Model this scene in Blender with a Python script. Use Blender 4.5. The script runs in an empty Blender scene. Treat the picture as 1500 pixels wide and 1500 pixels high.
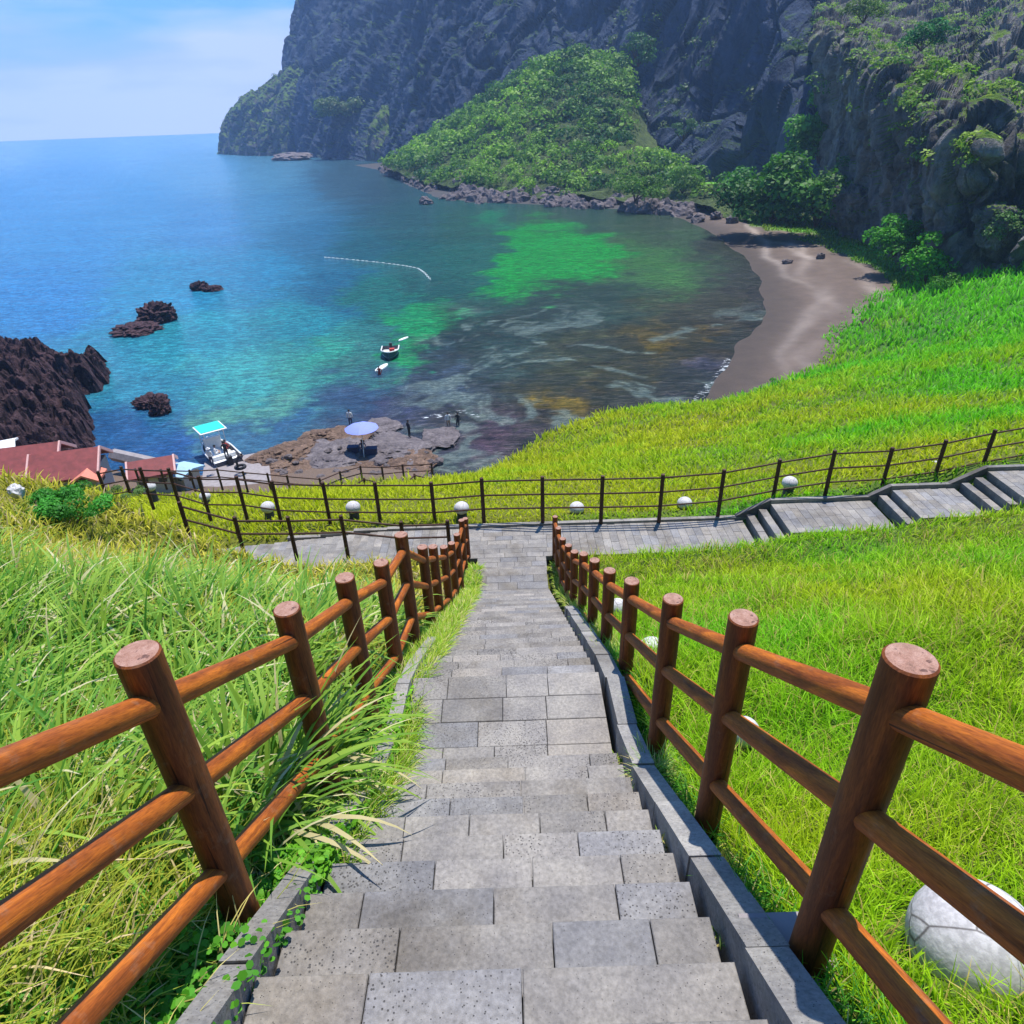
import bpy, math, random
import numpy as np
from mathutils import Vector, Matrix
C = bpy.context.scene.collection
rng = np.random.default_rng(7); random.seed(7)
R = math.radians
# ------------------------------------------------------------------ camera, sky, sun, exposure
FPX, PITCH, YAW, ROLL, CAMX, H = 994.0, R(30.17), R(.15), R(-2.0), .084, 24.0
def cam_axes():
    cp, sp = math.cos(PITCH), math.sin(PITCH)
    f = np.array([0, cp, -sp]); r = np.array([1., 0, 0]); u = np.array([0, sp, cp])
    c, s = math.cos(YAW), math.sin(YAW); Z = np.array([[c, -s, 0], [s, c, 0], [0, 0, 1]])
    f, r, u = Z @ f, Z @ r, Z @ u
    c, s = math.cos(ROLL), math.sin(ROLL)
    return c * r + s * u, -s * r + c * u, f
RR, UU, FF = cam_axes(); EYE = np.array([CAMX, 0, H])
cd = bpy.data.cameras.new('camera'); cam = bpy.data.objects.new('camera', cd); C.objects.link(cam)
cd.lens = FPX / 1500 * 36; cd.sensor_width = 36; cd.clip_end = 20000; cd.clip_start = .05
cam.matrix_world = Matrix(((RR[0], UU[0], -FF[0], EYE[0]), (RR[1], UU[1], -FF[1], EYE[1]), (RR[2], UU[2], -FF[2], EYE[2]), (0, 0, 0, 1)))
sc = bpy.context.scene; sc.camera = cam
sc.view_settings.view_transform = 'Standard'; sc.view_settings.look = 'None'; sc.view_settings.exposure = 0.45
sc.cycles.volume_bounces = 1; sc.cycles.max_bounces = 6; sc.cycles.transparent_max_bounces = 8
# measuring helpers: where a sight line meets a height below the eye / a distance ahead
def ray(px, py): return FF + (px - 750) / FPX * RR - (py - 750) / FPX * UU
def atD(px, py, D): r = ray(px, py); return EYE + r * (-D / r[2])
def atF(px, py, F): r = ray(px, py); return EYE + r * (F / r[1])
def pj(P):
    v = np.asarray(P) - EYE; d = v @ FF
    return np.stack([750 + FPX * (v @ RR) / d, 750 - FPX * (v @ UU) / d], -1)
SUN_AZ, SUN_EL = R(24), R(73)      # azimuth clockwise from +Y (ahead) towards +X (right)
sd = Vector((math.sin(SUN_AZ) * math.cos(SUN_EL), math.cos(SUN_AZ) * math.cos(SUN_EL), math.sin(SUN_EL)))
sl = bpy.data.lights.new('sun', 'SUN'); sl.energy = 5.0; sl.angle = R(.5); sl.color = (1, .95, .87)
so = bpy.data.objects.new('sun', sl); C.objects.link(so); so.rotation_euler = (-sd).to_track_quat('-Z', 'Y').to_euler()
w = bpy.data.worlds.new('World'); sc.world = w; w.use_nodes = True
nt = w.node_tree; nt.nodes.clear()
def N(nt, t, **k):
    n = nt.nodes.new(t)
    for a, b in k.items():
        if a.startswith('i_'):
            key = a[2:]; key = int(key) if key.isdigit() else key.replace('_', ' ')
            n.inputs[key].default_value = b
        else: setattr(n, a, b)
    return n
def ramp(nt, stops, src=None):
    n = nt.nodes.new('ShaderNodeValToRGB'); e = n.color_ramp.elements
    while len(e) > 1: e.remove(e[0])
    e[0].position = stops[0][0]; e[0].color = (*stops[0][1], 1)
    for p, c in stops[1:]:
        x = e.new(p); x.color = (*c, 1)
    if src: nt.links.new(src, n.inputs[0])
    return n
def mixc(nt, a, b, f, mode='MIX'):
    n = nt.nodes.new('ShaderNodeMix'); n.data_type = 'RGBA'; n.blend_type = mode
    for s, v in ((n.inputs[6], a), (n.inputs[7], b), (n.inputs[0], f)):
        if hasattr(v, 'is_linked'): nt.links.new(v, s)
        elif isinstance(v, (int, float)): s.default_value = v
        else: s.default_value = (*v, 1)
    return n.outputs[2]
sky = N(nt, 'ShaderNodeTexSky', sky_type='NISHITA', sun_disc=False, sun_elevation=SUN_EL, sun_rotation=SUN_AZ, air_density=1.3, dust_density=.6, ozone_density=3)
tc = N(nt, 'ShaderNodeTexCoord'); sep = N(nt, 'ShaderNodeSeparateXYZ'); nt.links.new(tc.outputs['Generated'], sep.inputs[0])
mp = N(nt, 'ShaderNodeMapping'); mp.inputs['Scale'].default_value = (1.6, 1.6, 9); nt.links.new(tc.outputs['Generated'], mp.inputs[0])
cn = N(nt, 'ShaderNodeTexNoise', i_Scale=1.7, i_Detail=6, i_Roughness=.5); nt.links.new(mp.outputs[0], cn.inputs[0])
ma = N(nt, 'ShaderNodeMath', operation='MULTIPLY_ADD', i_1=-8.5); nt.links.new(sep.outputs[2], ma.inputs[0])
mb = N(nt, 'ShaderNodeMath', operation='MULTIPLY_ADD', i_1=1.9, i_2=.28); nt.links.new(cn.outputs[0], mb.inputs[0])
nt.links.new(mb.outputs[0], ma.inputs[2])
cr = ramp(nt, [(.2, (0, 0, 0)), (.62, (1, 1, 1))], ma.outputs[0])
bl = N(nt, 'ShaderNodeTexNoise', i_Scale=2.3, i_Detail=5); nt.links.new(mp.outputs[0], bl.inputs[0])
cc = ramp(nt, [(.36, (6.3, 6.6, 7.6)), (.5, (8.9, 8.6, 8.5))], bl.outputs[0])
skc = mixc(nt, sky.outputs[0], (.34, .80, 1.30), 1.0, 'MULTIPLY')
col = mixc(nt, skc, cc.outputs[0], cr.outputs[0])
bg = N(nt, 'ShaderNodeBackground', i_Strength=.092); nt.links.new(col, bg.inputs[0])
nt.links.new(bg.outputs[0], N(nt, 'ShaderNodeOutputWorld').inputs[0])

# ------------------------------------------------------------------ numpy noise
def _h(i, j, k, s):
    n = (i * 374761393 + j * 668265263 + k * 2147483647 + s * 1274126177) & 0xffffffff
    n = ((n ^ (n >> 13)) * 1274126177) & 0xffffffff
    n = ((n ^ (n >> 16)) * 2246822519) & 0xffffffff
    return ((n ^ (n >> 15)) & 0xffffff) / 0xffffff
def vn(P, s=0):
    P = np.asarray(P, float); I = np.floor(P).astype(np.int64); f = P - I; f = f * f * (3 - 2 * f)
    i, j, k = I[..., 0], I[..., 1], I[..., 2]; x, y, z = f[..., 0], f[..., 1], f[..., 2]; r = 0
    for a in (0, 1):
        for b in (0, 1):
            for c in (0, 1):
                r = r + _h(i + a, j + b, k + c, s) * (x if a else 1 - x) * (y if b else 1 - y) * (z if c else 1 - z)
    return r * 2 - 1
def fbm(P, o=5, s=0, g=.5, ridged=False):
    r = 0; a = 1; t = 0; P = np.asarray(P, float)
    for q in range(o):
        n = vn(P * 2 ** q + q * 17.3, s + q)
        if ridged: n = 1 - 2 * np.abs(n)
        r = r + a * n; t += a; a *= g
    return r / t
def worley(P, s=0):
    P = np.asarray(P, float); I = np.floor(P).astype(np.int64); f1 = np.full(P.shape[:-1], 9.); f2 = f1.copy(); idr = np.zeros(P.shape[:-1])
    for a in (-1, 0, 1):
        for b in (-1, 0, 1):
            for c in (-1, 0, 1):
                i, j, k = I[..., 0] + a, I[..., 1] + b, I[..., 2] + c; q = np.stack([i + _h(i, j, k, s), j + _h(i, j, k, s + 1), k + _h(i, j, k, s + 2)], -1)
                d = np.sqrt(((P - q) ** 2).sum(-1)); m_ = d < f1; f2 = np.where(m_, f1, np.minimum(f2, d)); idr = np.where(m_, _h(i, j, k, s + 3), idr); f1 = np.where(m_, d, f1)
    return f1, f2, idr
def blocks(P, s=0, crack=.10):
    # fractured faces: each cell stands at its own depth, with a crack between neighbours
    P = P + fbm(P * 1.3, 2, s + 5)[..., None] * .22; f1, f2, r = worley(P, s); return (r * 2 - 1) - .8 * (1 - sst(0, crack, f2 - f1)) - .35 * f1
def n2(X, Y, sc_, s=0, o=3): return fbm(np.stack([X * sc_, Y * sc_, np.full_like(np.asarray(X, float), 3.7)], -1), o, s)
def sst(a, b, x): t = np.clip((x - a) / (b - a), 0, 1); return t * t * (3 - 2 * t)
def srgb(c):
    c = np.asarray(c, float) / 255; return np.where(c < .04045, c / 12.92, ((c + .055) / 1.055) ** 2.4)

# ------------------------------------------------------------------ object helpers
def link(o, parent=None):
    C.objects.link(o)
    if parent: o.parent = parent
    return o
def mesh(name, V, Fc, mat, parent=None, col=None, smooth=False, mi=None, loc=None, attrs=None):
    V = np.asarray(V, np.float32).reshape(-1, 3); me = bpy.data.meshes.new(name)
    if isinstance(Fc, np.ndarray):
        n, k = Fc.shape; tot = np.full(n, k); flat = Fc.ravel()
    else:
        tot = np.array([len(f) for f in Fc]); flat = np.concatenate([np.asarray(f) for f in Fc]); n = len(Fc)
    me.vertices.add(len(V)); me.vertices.foreach_set('co', V.ravel())
    me.loops.add(len(flat)); me.loops.foreach_set('vertex_index', flat.astype(np.int32))
    me.polygons.add(n); me.polygons.foreach_set('loop_start', np.concatenate([[0], np.cumsum(tot)[:-1]]).astype(np.int32))
    if smooth: me.polygons.foreach_set('use_smooth', np.ones(n, bool))
    else: me.polygons.foreach_set('use_smooth', np.zeros(n, bool))
    for m in (mat if isinstance(mat, (list, tuple)) else [mat]): me.materials.append(m)
    if mi is not None: me.polygons.foreach_set('material_index', np.asarray(mi, np.int32))
    me.update(calc_edges=True); me.validate()
    if col is not None:
        a = me.color_attributes.new('Col', 'FLOAT_COLOR', 'POINT')
        c = np.ones((len(V), 4), np.float32); c[:, :3] = np.asarray(col, np.float32).reshape(-1, 3); a.data.foreach_set('color', c.ravel())
    for k, v in (attrs or {}).items():
        a = me.attributes.new(k, 'FLOAT', 'POINT'); a.data.foreach_set('value', np.asarray(v, np.float32).ravel())
    o = bpy.data.objects.new(name, me)
    if loc is not None: o.location = loc
    return link(o, parent)
def empty(name, loc=(0, 0, 0)):
    o = bpy.data.objects.new(name, None); o.location = loc; o.empty_display_size = .2; return link(o)
def tag(o, label, cat, group=None, kind=None):
    o['label'] = label; o['category'] = cat
    if group: o['group'] = group
    if kind: o['kind'] = kind
    return o
class MB:
    def __init__(s): s.v = []; s.f = []; s.m = []; s.c = []; s.n = 0
    def add(s, V, Fc, m=0, c=(1, 1, 1)):
        V = np.asarray(V, float); s.v.append(V); s.f += [[i + s.n for i in f] for f in Fc]; s.m += [m] * len(Fc)
        s.c.append(np.tile(np.asarray(c, float), (len(V), 1)) if np.ndim(c) == 1 else c); s.n += len(V); return s
    def box(s, a, b, m=0, c=(1, 1, 1), jit=0):
        x0, y0, z0 = a; x1, y1, z1 = b
        V = np.array([[x0, y0, z0], [x1, y0, z0], [x1, y1, z0], [x0, y1, z0], [x0, y0, z1], [x1, y0, z1], [x1, y1, z1], [x0, y1, z1]])
        if jit: V = V + rng.normal(0, jit, V.shape)
        return s.add(V, [(0, 3, 2, 1), (4, 5, 6, 7), (0, 1, 5, 4), (1, 2, 6, 5), (2, 3, 7, 6), (3, 0, 4, 7)], m, c)
    def tube(s, p, q, r0, r1=None, n=16, m=0, cap=None, c=(1, 1, 1), segs=1, wob=0, bev=0):
        p = np.array(p, float); q = np.array(q, float); r1 = r0 if r1 is None else r1; d = q - p; L = np.linalg.norm(d); d /= L
        a = np.cross(d, [0, 0, 1.]) if abs(d[2]) < .9 else np.cross(d, [1., 0, 0]); a /= np.linalg.norm(a); b = np.cross(a, d)
        ts = list(np.linspace(0, 1, segs + 1)); rs = [r0 + (r1 - r0) * t for t in ts]
        if bev: ts = [0] + [bev / L] + ts[1:-1] + [1 - bev / L] + [1]; rs = [r0 - bev, r0] + rs[1:-1] + [r1, r1 - bev]
        an = np.arange(n) * 2 * np.pi / n; V = []
        ph = rng.uniform(0, 6, 3)
        for t, r in zip(ts, rs):
            rr = r * (1 + wob * np.sin(an * 2 + ph[0] + t * 3) + wob * .6 * np.sin(t * L * 5 + ph[1]))
            V.append(p + d * t * L + np.outer(np.cos(an) * rr, a) + np.outer(np.sin(an) * rr, b))
        k = len(ts); F = [(i * n + j, i * n + (j + 1) % n, (i + 1) * n + (j + 1) % n, (i + 1) * n + j) for i in range(k - 1) for j in range(n)]
        s.add(np.concatenate(V), F, m, c); e = s.n - k * n
        s.f += [[e + j for j in range(n)][::1], [e + (k - 1) * n + j for j in range(n)][::-1]]; s.m += [m, m if cap is None else cap]
        return s
    def build(s, name, mat, parent=None, smooth=False, loc=None):
        V = np.concatenate(s.v)
        o = mesh(name, V, s.f, mat, parent, np.concatenate(s.c), smooth, s.m, loc); return o
def auto_smooth(o, ang=40):
    me = o.data
    me.polygons.foreach_set('use_smooth', np.ones(len(me.polygons), bool)); me.set_sharp_from_angle(angle=R(ang))
# ------------------------------------------------------------------ materials
def mat(name):
    m = bpy.data.materials.new(name); m.use_nodes = True; t = m.node_tree; t.nodes.clear()
    p = N(t, 'ShaderNodeBsdfPrincipled'); o = N(t, 'ShaderNodeOutputMaterial'); t.links.new(p.outputs[0], o.inputs[0])
    return m, t, p, o
def bump(t, p, src, dist, strength=1):
    b = N(t, 'ShaderNodeBump', i_Distance=dist, i_Strength=strength); t.links.new(src, b.inputs['Height']); t.links.new(b.outputs[0], p.inputs['Normal']); return b
def coords(t, scale=(1, 1, 1), kind='Object'):
    tc = N(t, 'ShaderNodeTexCoord'); m = N(t, 'ShaderNodeMapping'); m.inputs['Scale'].default_value = scale
    t.links.new(tc.outputs[kind], m.inputs[0]); return m.outputs[0]
def noise(t, vec, scale, detail=5, rough=.55, dist=0):
    n = N(t, 'ShaderNodeTexNoise', i_Scale=scale, i_Detail=detail, i_Roughness=rough, i_Distortion=dist); t.links.new(vec, n.inputs[0]); return n.outputs[0]
def simple(name, c, rough=.6, var=.15, sc_=8, bmp=.002, metal=0):
    m, t, p, o = mat(name); v = coords(t); n = noise(t, v, sc_)
    r = ramp(t, [(.3, tuple(x * (1 - var) for x in c)), (.7, tuple(min(1, x * (1 + var)) for x in c))], n); t.links.new(r.outputs[0], p.inputs[0])
    p.inputs['Roughness'].default_value = rough; p.inputs['Metallic'].default_value = metal; bump(t, p, n, bmp); return m
def vcol(t, name='Col'): return N(t, 'ShaderNodeAttribute', attribute_name=name).outputs[0]
# leaves / grass: vertex colour, translucent
def foliage(name, tr=.35, rough=.55, spec=.18):
    m, t, p, o = mat(name); c = vcol(t); t.links.new(c, p.inputs[0]); p.inputs['Roughness'].default_value = rough
    p.inputs['Specular IOR Level'].default_value = spec
    tl = N(t, 'ShaderNodeBsdfTranslucent'); t.links.new(mixc(t, c, (1.0, 1.25, .5), 1, 'MULTIPLY'), tl.inputs[0])
    mx = N(t, 'ShaderNodeMixShader', i_0=tr); t.links.new(p.outputs[0], mx.inputs[1]); t.links.new(tl.outputs[0], mx.inputs[2]); t.links.new(mx.outputs[0], o.inputs[0]); return m
M = {}
M['blade'] = foliage('grass_blade'); M['leaf'] = foliage('leaf', .3)
# soil under grass
m, t, p, o = mat('turf'); v = coords(t); c = vcol(t); n1 = noise(t, v, 9, 6, .7); n2_ = noise(t, v, 1.3, 4)
cx = mixc(t, c, ramp(t, [(.3, (.45, .45, .4)), (.7, (1.25, 1.2, 1.1))], n1).outputs[0], 1, 'MULTIPLY')
t.links.new(cx, p.inputs[0]); p.inputs['Roughness'].default_value = .9; bump(t, p, n1, .05); M['turf'] = m
# stained wood posts and rails
def wood(name, a, b, cap=False):
    m, t, p, o = mat(name); v = coords(t, (9, 9, .9) if not cap else (14, 14, 14)); n = noise(t, v, 2.2, 6, .65, .6)
    g = N(t, 'ShaderNodeTexNoise', i_Scale=30, i_Detail=4); t.links.new(v, g.inputs[0])
    r = ramp(t, [(.25, tuple(x * .45 for x in a)), (.45, a), (.75, b)], n)
    cx = mixc(t, r.outputs[0], ramp(t, [(.35, (.62, .6, .58)), (.6, (1.1, 1.1, 1.1))], g.outputs[0]).outputs[0], .8, 'MULTIPLY')
    ck = N(t, 'ShaderNodeTexNoise', i_Scale=3.2, i_Detail=3, i_Distortion=.4); t.links.new(coords(t, (16, 16, .35) if not cap else (9, 9, 9)), ck.inputs[0])
    cx = mixc(t, cx, ramp(t, [(.30, (.22, .2, .2)), (.345, (1, 1, 1))] if not cap else [(.34, (.35, .3, .3)), (.38, (1, 1, 1))], ck.outputs[0]).outputs[0], 1, 'MULTIPLY')
    ds = noise(t, coords(t), 5, 5, .7); cx = mixc(t, cx, (.30, .24, .17), ramp(t, [(.56, (0, 0, 0)), (.8, (.6, .6, .6))], ds).outputs[0])
    t.links.new(cx, p.inputs[0]); p.inputs['Roughness'].default_value = .62; p.inputs['Specular IOR Level'].default_value = .3; bump(t, p, n, .004, .8); return m
M['wood'] = wood('stained_wood', (.28, .07, .010), (.68, .20, .018))
M['cut'] = wood('cut_end_wood', (.33, .17, .12), (.48, .30, .24), True)
M['darkwood'] = wood('dark_wood', (.055, .022, .012), (.11, .05, .026))
# basalt slabs: colour per slab, pores
m, t, p, o = mat('basalt_slab'); v = coords(t); c = vcol(t)
n = noise(t, v, 3.5, 6, .6); n_s = noise(t, v, 45, 5, .7)
vor = N(t, 'ShaderNodeTexVoronoi', i_Scale=62); t.links.new(v, vor.inputs[0])
n_m = noise(t, v, 1.4, 3)
ad = N(t, 'ShaderNodeMath', operation='MULTIPLY_ADD', i_1=.55, i_2=-.16); t.links.new(n_m, ad.inputs[0])
at = N(t, 'ShaderNodeAttribute', attribute_name='pore'); ad2 = N(t, 'ShaderNodeMath', operation='MULTIPLY'); t.links.new(ad.outputs[0], ad2.inputs[0]); t.links.new(at.outputs['Fac'], ad2.inputs[1])
lt = N(t, 'ShaderNodeMath', operation='SUBTRACT'); t.links.new(vor.outputs[0], lt.inputs[0]); t.links.new(ad2.outputs[0], lt.inputs[1])
pore = ramp(t, [(.0, (0, 0, 0)), (.12, (1, 1, 1))], lt.outputs[0])
c1 = mixc(t, c, ramp(t, [(.3, (.72, .72, .75)), (.7, (1.2, 1.18, 1.12))], n).outputs[0], 1, 'MULTIPLY')
c2 = mixc(t, c1, ramp(t, [(.35, (.7, .7, .7)), (.65, (1.15, 1.15, 1.15))], n_s).outputs[0], 1, 'MULTIPLY')
gr = noise(t, v, .9, 6, .7, .5); c2 = mixc(t, c2, ramp(t, [(.32, (.55, .50, .42)), (.5, (1, 1, 1))], gr).outputs[0], .8, 'MULTIPLY'); c3 = mixc(t, (.065, .06, .058), c2, pore.outputs[0]); t.links.new(c3, p.inputs[0]); p.inputs['Roughness'].default_value = .8
hh = N(t, 'ShaderNodeMath', operation='ADD'); t.links.new(pore.outputs[0], hh.inputs[0]); t.links.new(n_s, hh.inputs[1]); bump(t, p, hh.outputs[0], .004, .8); M['slab'] = m
# rocks: grey/brown by parameters, moss on upward faces
def rock(name, lo, hi, green=None, gthr=(.62, .8), sc_=.5, bd=.3, streak=1.0, gscale=1):
    m, t, p, o = mat(name); v = coords(t, (1, 1, streak)); n = noise(t, v, sc_, 9, .68, .4); nb = noise(t, v, sc_ * 5, 8, .7)
    r = ramp(t, [(.28, lo), (.5, tuple((a + b) / 2 for a, b in zip(lo, hi))), (.72, hi)], n)
    cx = mixc(t, r.outputs[0], ramp(t, [(.3, (.55, .55, .58)), (.7, (1.35, 1.32, 1.28))], nb).outputs[0], 1, 'MULTIPLY')
    if green:
        g = N(t, 'ShaderNodeNewGeometry'); s = N(t, 'ShaderNodeSeparateXYZ'); t.links.new(g.outputs['Normal'], s.inputs[0])
        v2 = coords(t); gn = noise(t, v2, sc_ * 1.6 * gscale, 6, .6); a = N(t, 'ShaderNodeMath', operation='MULTIPLY_ADD', i_1=.9); t.links.new(gn, a.inputs[0]); t.links.new(s.outputs[2], a.inputs[2])
        f = ramp(t, [(gthr[0], (0, 0, 0)), (gthr[1], (1, 1, 1))]); sub = N(t, 'ShaderNodeMath', operation='SUBTRACT', i_1=.4); t.links.new(a.outputs[0], sub.inputs[0]); t.links.new(sub.outputs[0], f.inputs[0])
        gc = ramp(t, [(.3, tuple(x * .5 for x in green)), (.55, green), (.75, (green[0] * 1.9, green[1] * 1.35, green[2]))], nb)
        cx = mixc(t, cx, gc.outputs[0], f.outputs[0])
    t.links.new(cx, p.inputs[0]); p.inputs['Roughness'].default_value = .9; p.inputs['Specular IOR Level'].default_value = .2
    hb = N(t, 'ShaderNodeMath', operation='ADD'); t.links.new(n, hb.inputs[0]); t.links.new(nb, hb.inputs[1]); bump(t, p, hb.outputs[0], bd); return m
M['cliff'] = rock('cliff_rock', (.012, .024, .06), (.085, .115, .19), (.05, .11, .03), (.82, 1.0), .035, 5.0, .55, 2)  # shade and haze partly painted in as a dark blue rock tone
M['ridge'] = rock('ridge_rock', (.026, .03, .055), (.52, .49, .45), (.20, .34, .03), (.70, .92), .14, 3.5, .7)
M['lava'] = rock('lava_rock', (.016, .010, .016), (.16, .09, .10), None, sc_=.9, bd=.4)
M['boulder'] = rock('boulder_rock', (.07, .06, .065), (.26, .22, .22), None, sc_=.35, bd=.2)
M['shelf'] = rock('shore_shelf_rock', (.06, .038, .03), (.30, .20, .145), None, sc_=1.1, bd=.2)
M['slabrock'] = rock('grey_shelf_rock', (.07, .06, .068), (.24, .21, .215), None, sc_=.9, bd=.15)
M['white'] = simple('white_paint', (.78, .78, .76), .5, .06)
M['stonelamp'] = None
m, t, p, o = mat('pale_stone'); v = coords(t); n = noise(t, v, 6, 6, .65); n3 = noise(t, v, 50, 3)
vo = N(t, 'ShaderNodeTexVoronoi', feature='DISTANCE_TO_EDGE', i_Scale=3.4); vd = noise(t, v, 4, 2); 
t.links.new(v, vo.inputs[0]); crk = ramp(t, [(.004, (.35, .33, .32)), (.016, (1, 1, 1))], vo.outputs[0])
cx = mixc(t, ramp(t, [(.3, (.46, .44, .45)), (.65, (.66, .64, .64))], n).outputs[0], crk.outputs[0], 1, 'MULTIPLY')
cx = mixc(t, cx, ramp(t, [(.4, (.82, .82, .82)), (.6, (1.05, 1.05, 1.05))], n3).outputs[0], 1, 'MULTIPLY')
t.links.new(cx, p.inputs[0]); p.inputs['Roughness'].default_value = .75; bump(t, p, n3, .002); M['stonelamp'] = m
M['darkstone'] = simple('dark_stone', (.05, .05, .055), .8, .3, 12, .004)
M['roof_red'] = simple('maroon_roof', (.20, .035, .035), .7, .25, 2.5, .01)
M['roof_trim'] = simple('pink_trim', (.62, .36, .34), .6, .1)
M['roof_pink'] = simple('salmon_roof', (.62, .20, .13), .6, .1)
M['roof_blue'] = simple('pale_blue_roof', (.36, .55, .70), .4, .08)
M['wall'] = simple('plaster', (.45, .42, .38), .8, .15)
M['glass'] = simple('dark_glass', (.03, .04, .05), .15, .1)
M['teal'] = simple('turquoise_canopy', (.02, .58, .50), .5, .06)
M['hull'] = simple('boat_hull_paint', (.05, .06, .09), .35, .1)
M['red'] = simple('red_cloth', (.45, .05, .04), .8, .1)
M['black'] = simple('black_cloth', (.02, .02, .025), .8, .2)
M['skin'] = simple('skin', (.45, .26, .18), .6, .05)
M['navy'] = simple('navy_cloth', (.04, .04, .09), .8, .1)
M['whitecloth'] = simple('white_cloth', (.7, .7, .7), .8, .05)
M['para'] = simple('lavender_fabric', (.22, .27, .72), .7, .06)
M['concrete'] = simple('concrete', (.27, .24, .24), .85, .2, 3, .01)
M['foamfloat'] = simple('white_float', (.75, .78, .75), .5, .05)
M['paperash'] = simple('petal', (.45, .12, .40), .6, .1)

# ------------------------------------------------------------------ the lie of the land
NOSE0, T0, R0 = (1.23, 2.55), .25, .178
def stair_nodes():          # (F start of tread, F end, drop) from behind the eye downwards
    S = []; f, d = NOSE0
    for i in range(-7, 10): S.append((f + (i - 1) * T0, f + i * T0, d + i * R0))
    f1, d1 = f + 9 * T0, d + 10 * R0                        # landing
    S.append((f1, 4.53, d1)); n = 26; tr = (12.12 - 4.53) / n; ri = (9.0 - d1) / n
    for i in range(1, n): S.append((4.53 + (i - 1) * tr, 4.53 + i * tr, d1 + i * ri))
    S.append((12.12 - tr, 12.88, 9.0)); S.append((12.88, 13.13, 9.145)); S.append((13.13, 13.38, 9.29)); return S
ST = stair_nodes()
pf = [(-30, -12.0), (-8, -3.0), (-3, -.3), (-1, 1.0)] + [((a + b) / 2, d) for a, b, d in ST if a > -.9] + [(13.5, 9.40), (15.7, 9.45), (200, 9.5)]
PFX, PFY = np.array(pf).T
def prof(F): return np.interp(F, PFX, PFY)
def pathD(X):
    X = np.asarray(X, float); d = np.full_like(X, 9.43)
    for x in (6.25, 6.55, 6.85, 9.65, 9.95, 11.7, 12.0, 12.3, 16, 16.3): d = d - .15 * (X > x)
    return d + .085 * np.clip(-X - 3.5, 0, 14)
# far slope, thin plate through surveyed points
P = []
for X_ in (-22, -14, -8, -3, 0, 3, 6): P.append((X_, 16.3, float(pathD(X_)) + .12))
for X_, d in ((9, 9.0), (12, 8.5), (15, 8.1), (20, 7.4), (30, 6.2), (45, 4.5)): P.append((X_, 16.3, d))
for px, py, d in ((690, 697, 23.3), (800, 640, 23.5), (880, 612, 23.6), (960, 592, 23.4), (1030, 600, 23.4), (1100, 576, 23.2), (1240, 532, 22.8), (1262, 500, 22.3), (1330, 462, 21.4), (1410, 420, 20.2), (1500, 388, 18.5)):
    q = atD(px, py, d); P.append((q[0], q[1], d)); P.append((q[0] - 3.5, q[1] + 4, d + 2.6)) if px < 1200 else P.append((q[0] - 4, q[1] + 10, d + 3))
for X_, F_, d in ((-3, 20, 10.9), (-8, 20, 11.0), (-14, 20, 11.5), (-3, 24, 12.7), (-9, 24, 13.0), (-16, 24, 13.8), (-24, 24, 14.2), (-5, 40, 20.8), (-12, 40, 21.0), (-20, 40, 21.4), (-30, 40, 20.6), (-40, 40, 20.6), (-8, 47, 22.9), (-15, 47, 23.2), (-23, 46, 23.4),
                  (-12, 54, 24.3), (-20, 54, 24.8), (-30, 50, 24.2), (-10, 60, 26), (-25, 60, 27), (-45, 55, 23.5), (20, 35, 14.3), (30, 45, 15.3), (45, 40, 11.5), (60, 60, 13.5), (90, 90, 13.0), (8, 32, 15.0), (45, 65, 18.5), (80, 50, 8), (60, 20, 3.5)): P.append((X_, F_, d))
P = np.array(P)
def tps_fit(P, lam=.15):
    XY = P[:, :2] / 20; n = len(P); r2 = ((XY[:, None] - XY[None]) ** 2).sum(-1); K = .5 * r2 * np.log(r2 + 1e-9) + lam * np.eye(n)
    A = np.zeros((n + 3, n + 3)); A[:n, :n] = K; Q = np.c_[np.ones(n), XY]; A[:n, n:] = Q; A[n:, :n] = Q.T
    return XY, np.linalg.solve(A, np.r_[P[:, 2], 0, 0, 0])
TX, TW = tps_fit(P, .02)
def farD(X, Y):
    X = np.asarray(X, float) / 20; Y = np.asarray(Y, float) / 20; r = TW[-3] + TW[-2] * X + TW[-1] * Y
    for (a, b), wt in zip(TX, TW[:-3]): r2 = (X - a) ** 2 + (Y - b) ** 2; r = r + wt * .5 * r2 * np.log(r2 + 1e-9)
    return r
def nearD(X, Y):
    X = np.asarray(X, float); Y = np.asarray(Y, float); p = prof(Y)
    a = -X - 1.15
    r1 = .24 * np.clip(a, 0, 30)
    r2 = np.interp(-X, [1.15, 4.8, 6.7, 7.7, 8.9, 11.5, 20], [0, .22, .85, 1.55, 2.4, 3.15, 4.8])
    k = sst(6, 13, Y); r = r1 * (1 - k) + r2 * k; r = r * (1 - sst(13.6, 14.9, Y))
    drop = np.where(X < 0, .085 * np.clip(-X - 3.5, 0, 14) * sst(12.5, 14.5, Y), 0)
    rr = .1 * np.clip(X - 1.2, 0, 60)
    D = p - np.where(X < 0, r, rr) + drop
    k2 = sst(13.2, 14.0, Y); pdz = pathD(X) + .05; D = D * (1 - k2) + pdz * k2 * 1.0
    D = D + .04 * n2(X, Y, .7, 5) * sst(1.2, 2.2, np.abs(X)) * (1 - k2)
    return D
def landD(X, Y):
    k = sst(15.45, 16.4, np.asarray(Y, float)); return nearD(X, Y) * (1 - k) + (farD(X, Y) + .25 * n2(X, Y, .15, 9) * sst(17, 22, np.asarray(Y, float))) * k
def landz(X, Y): return H - landD(X, Y)
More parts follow.
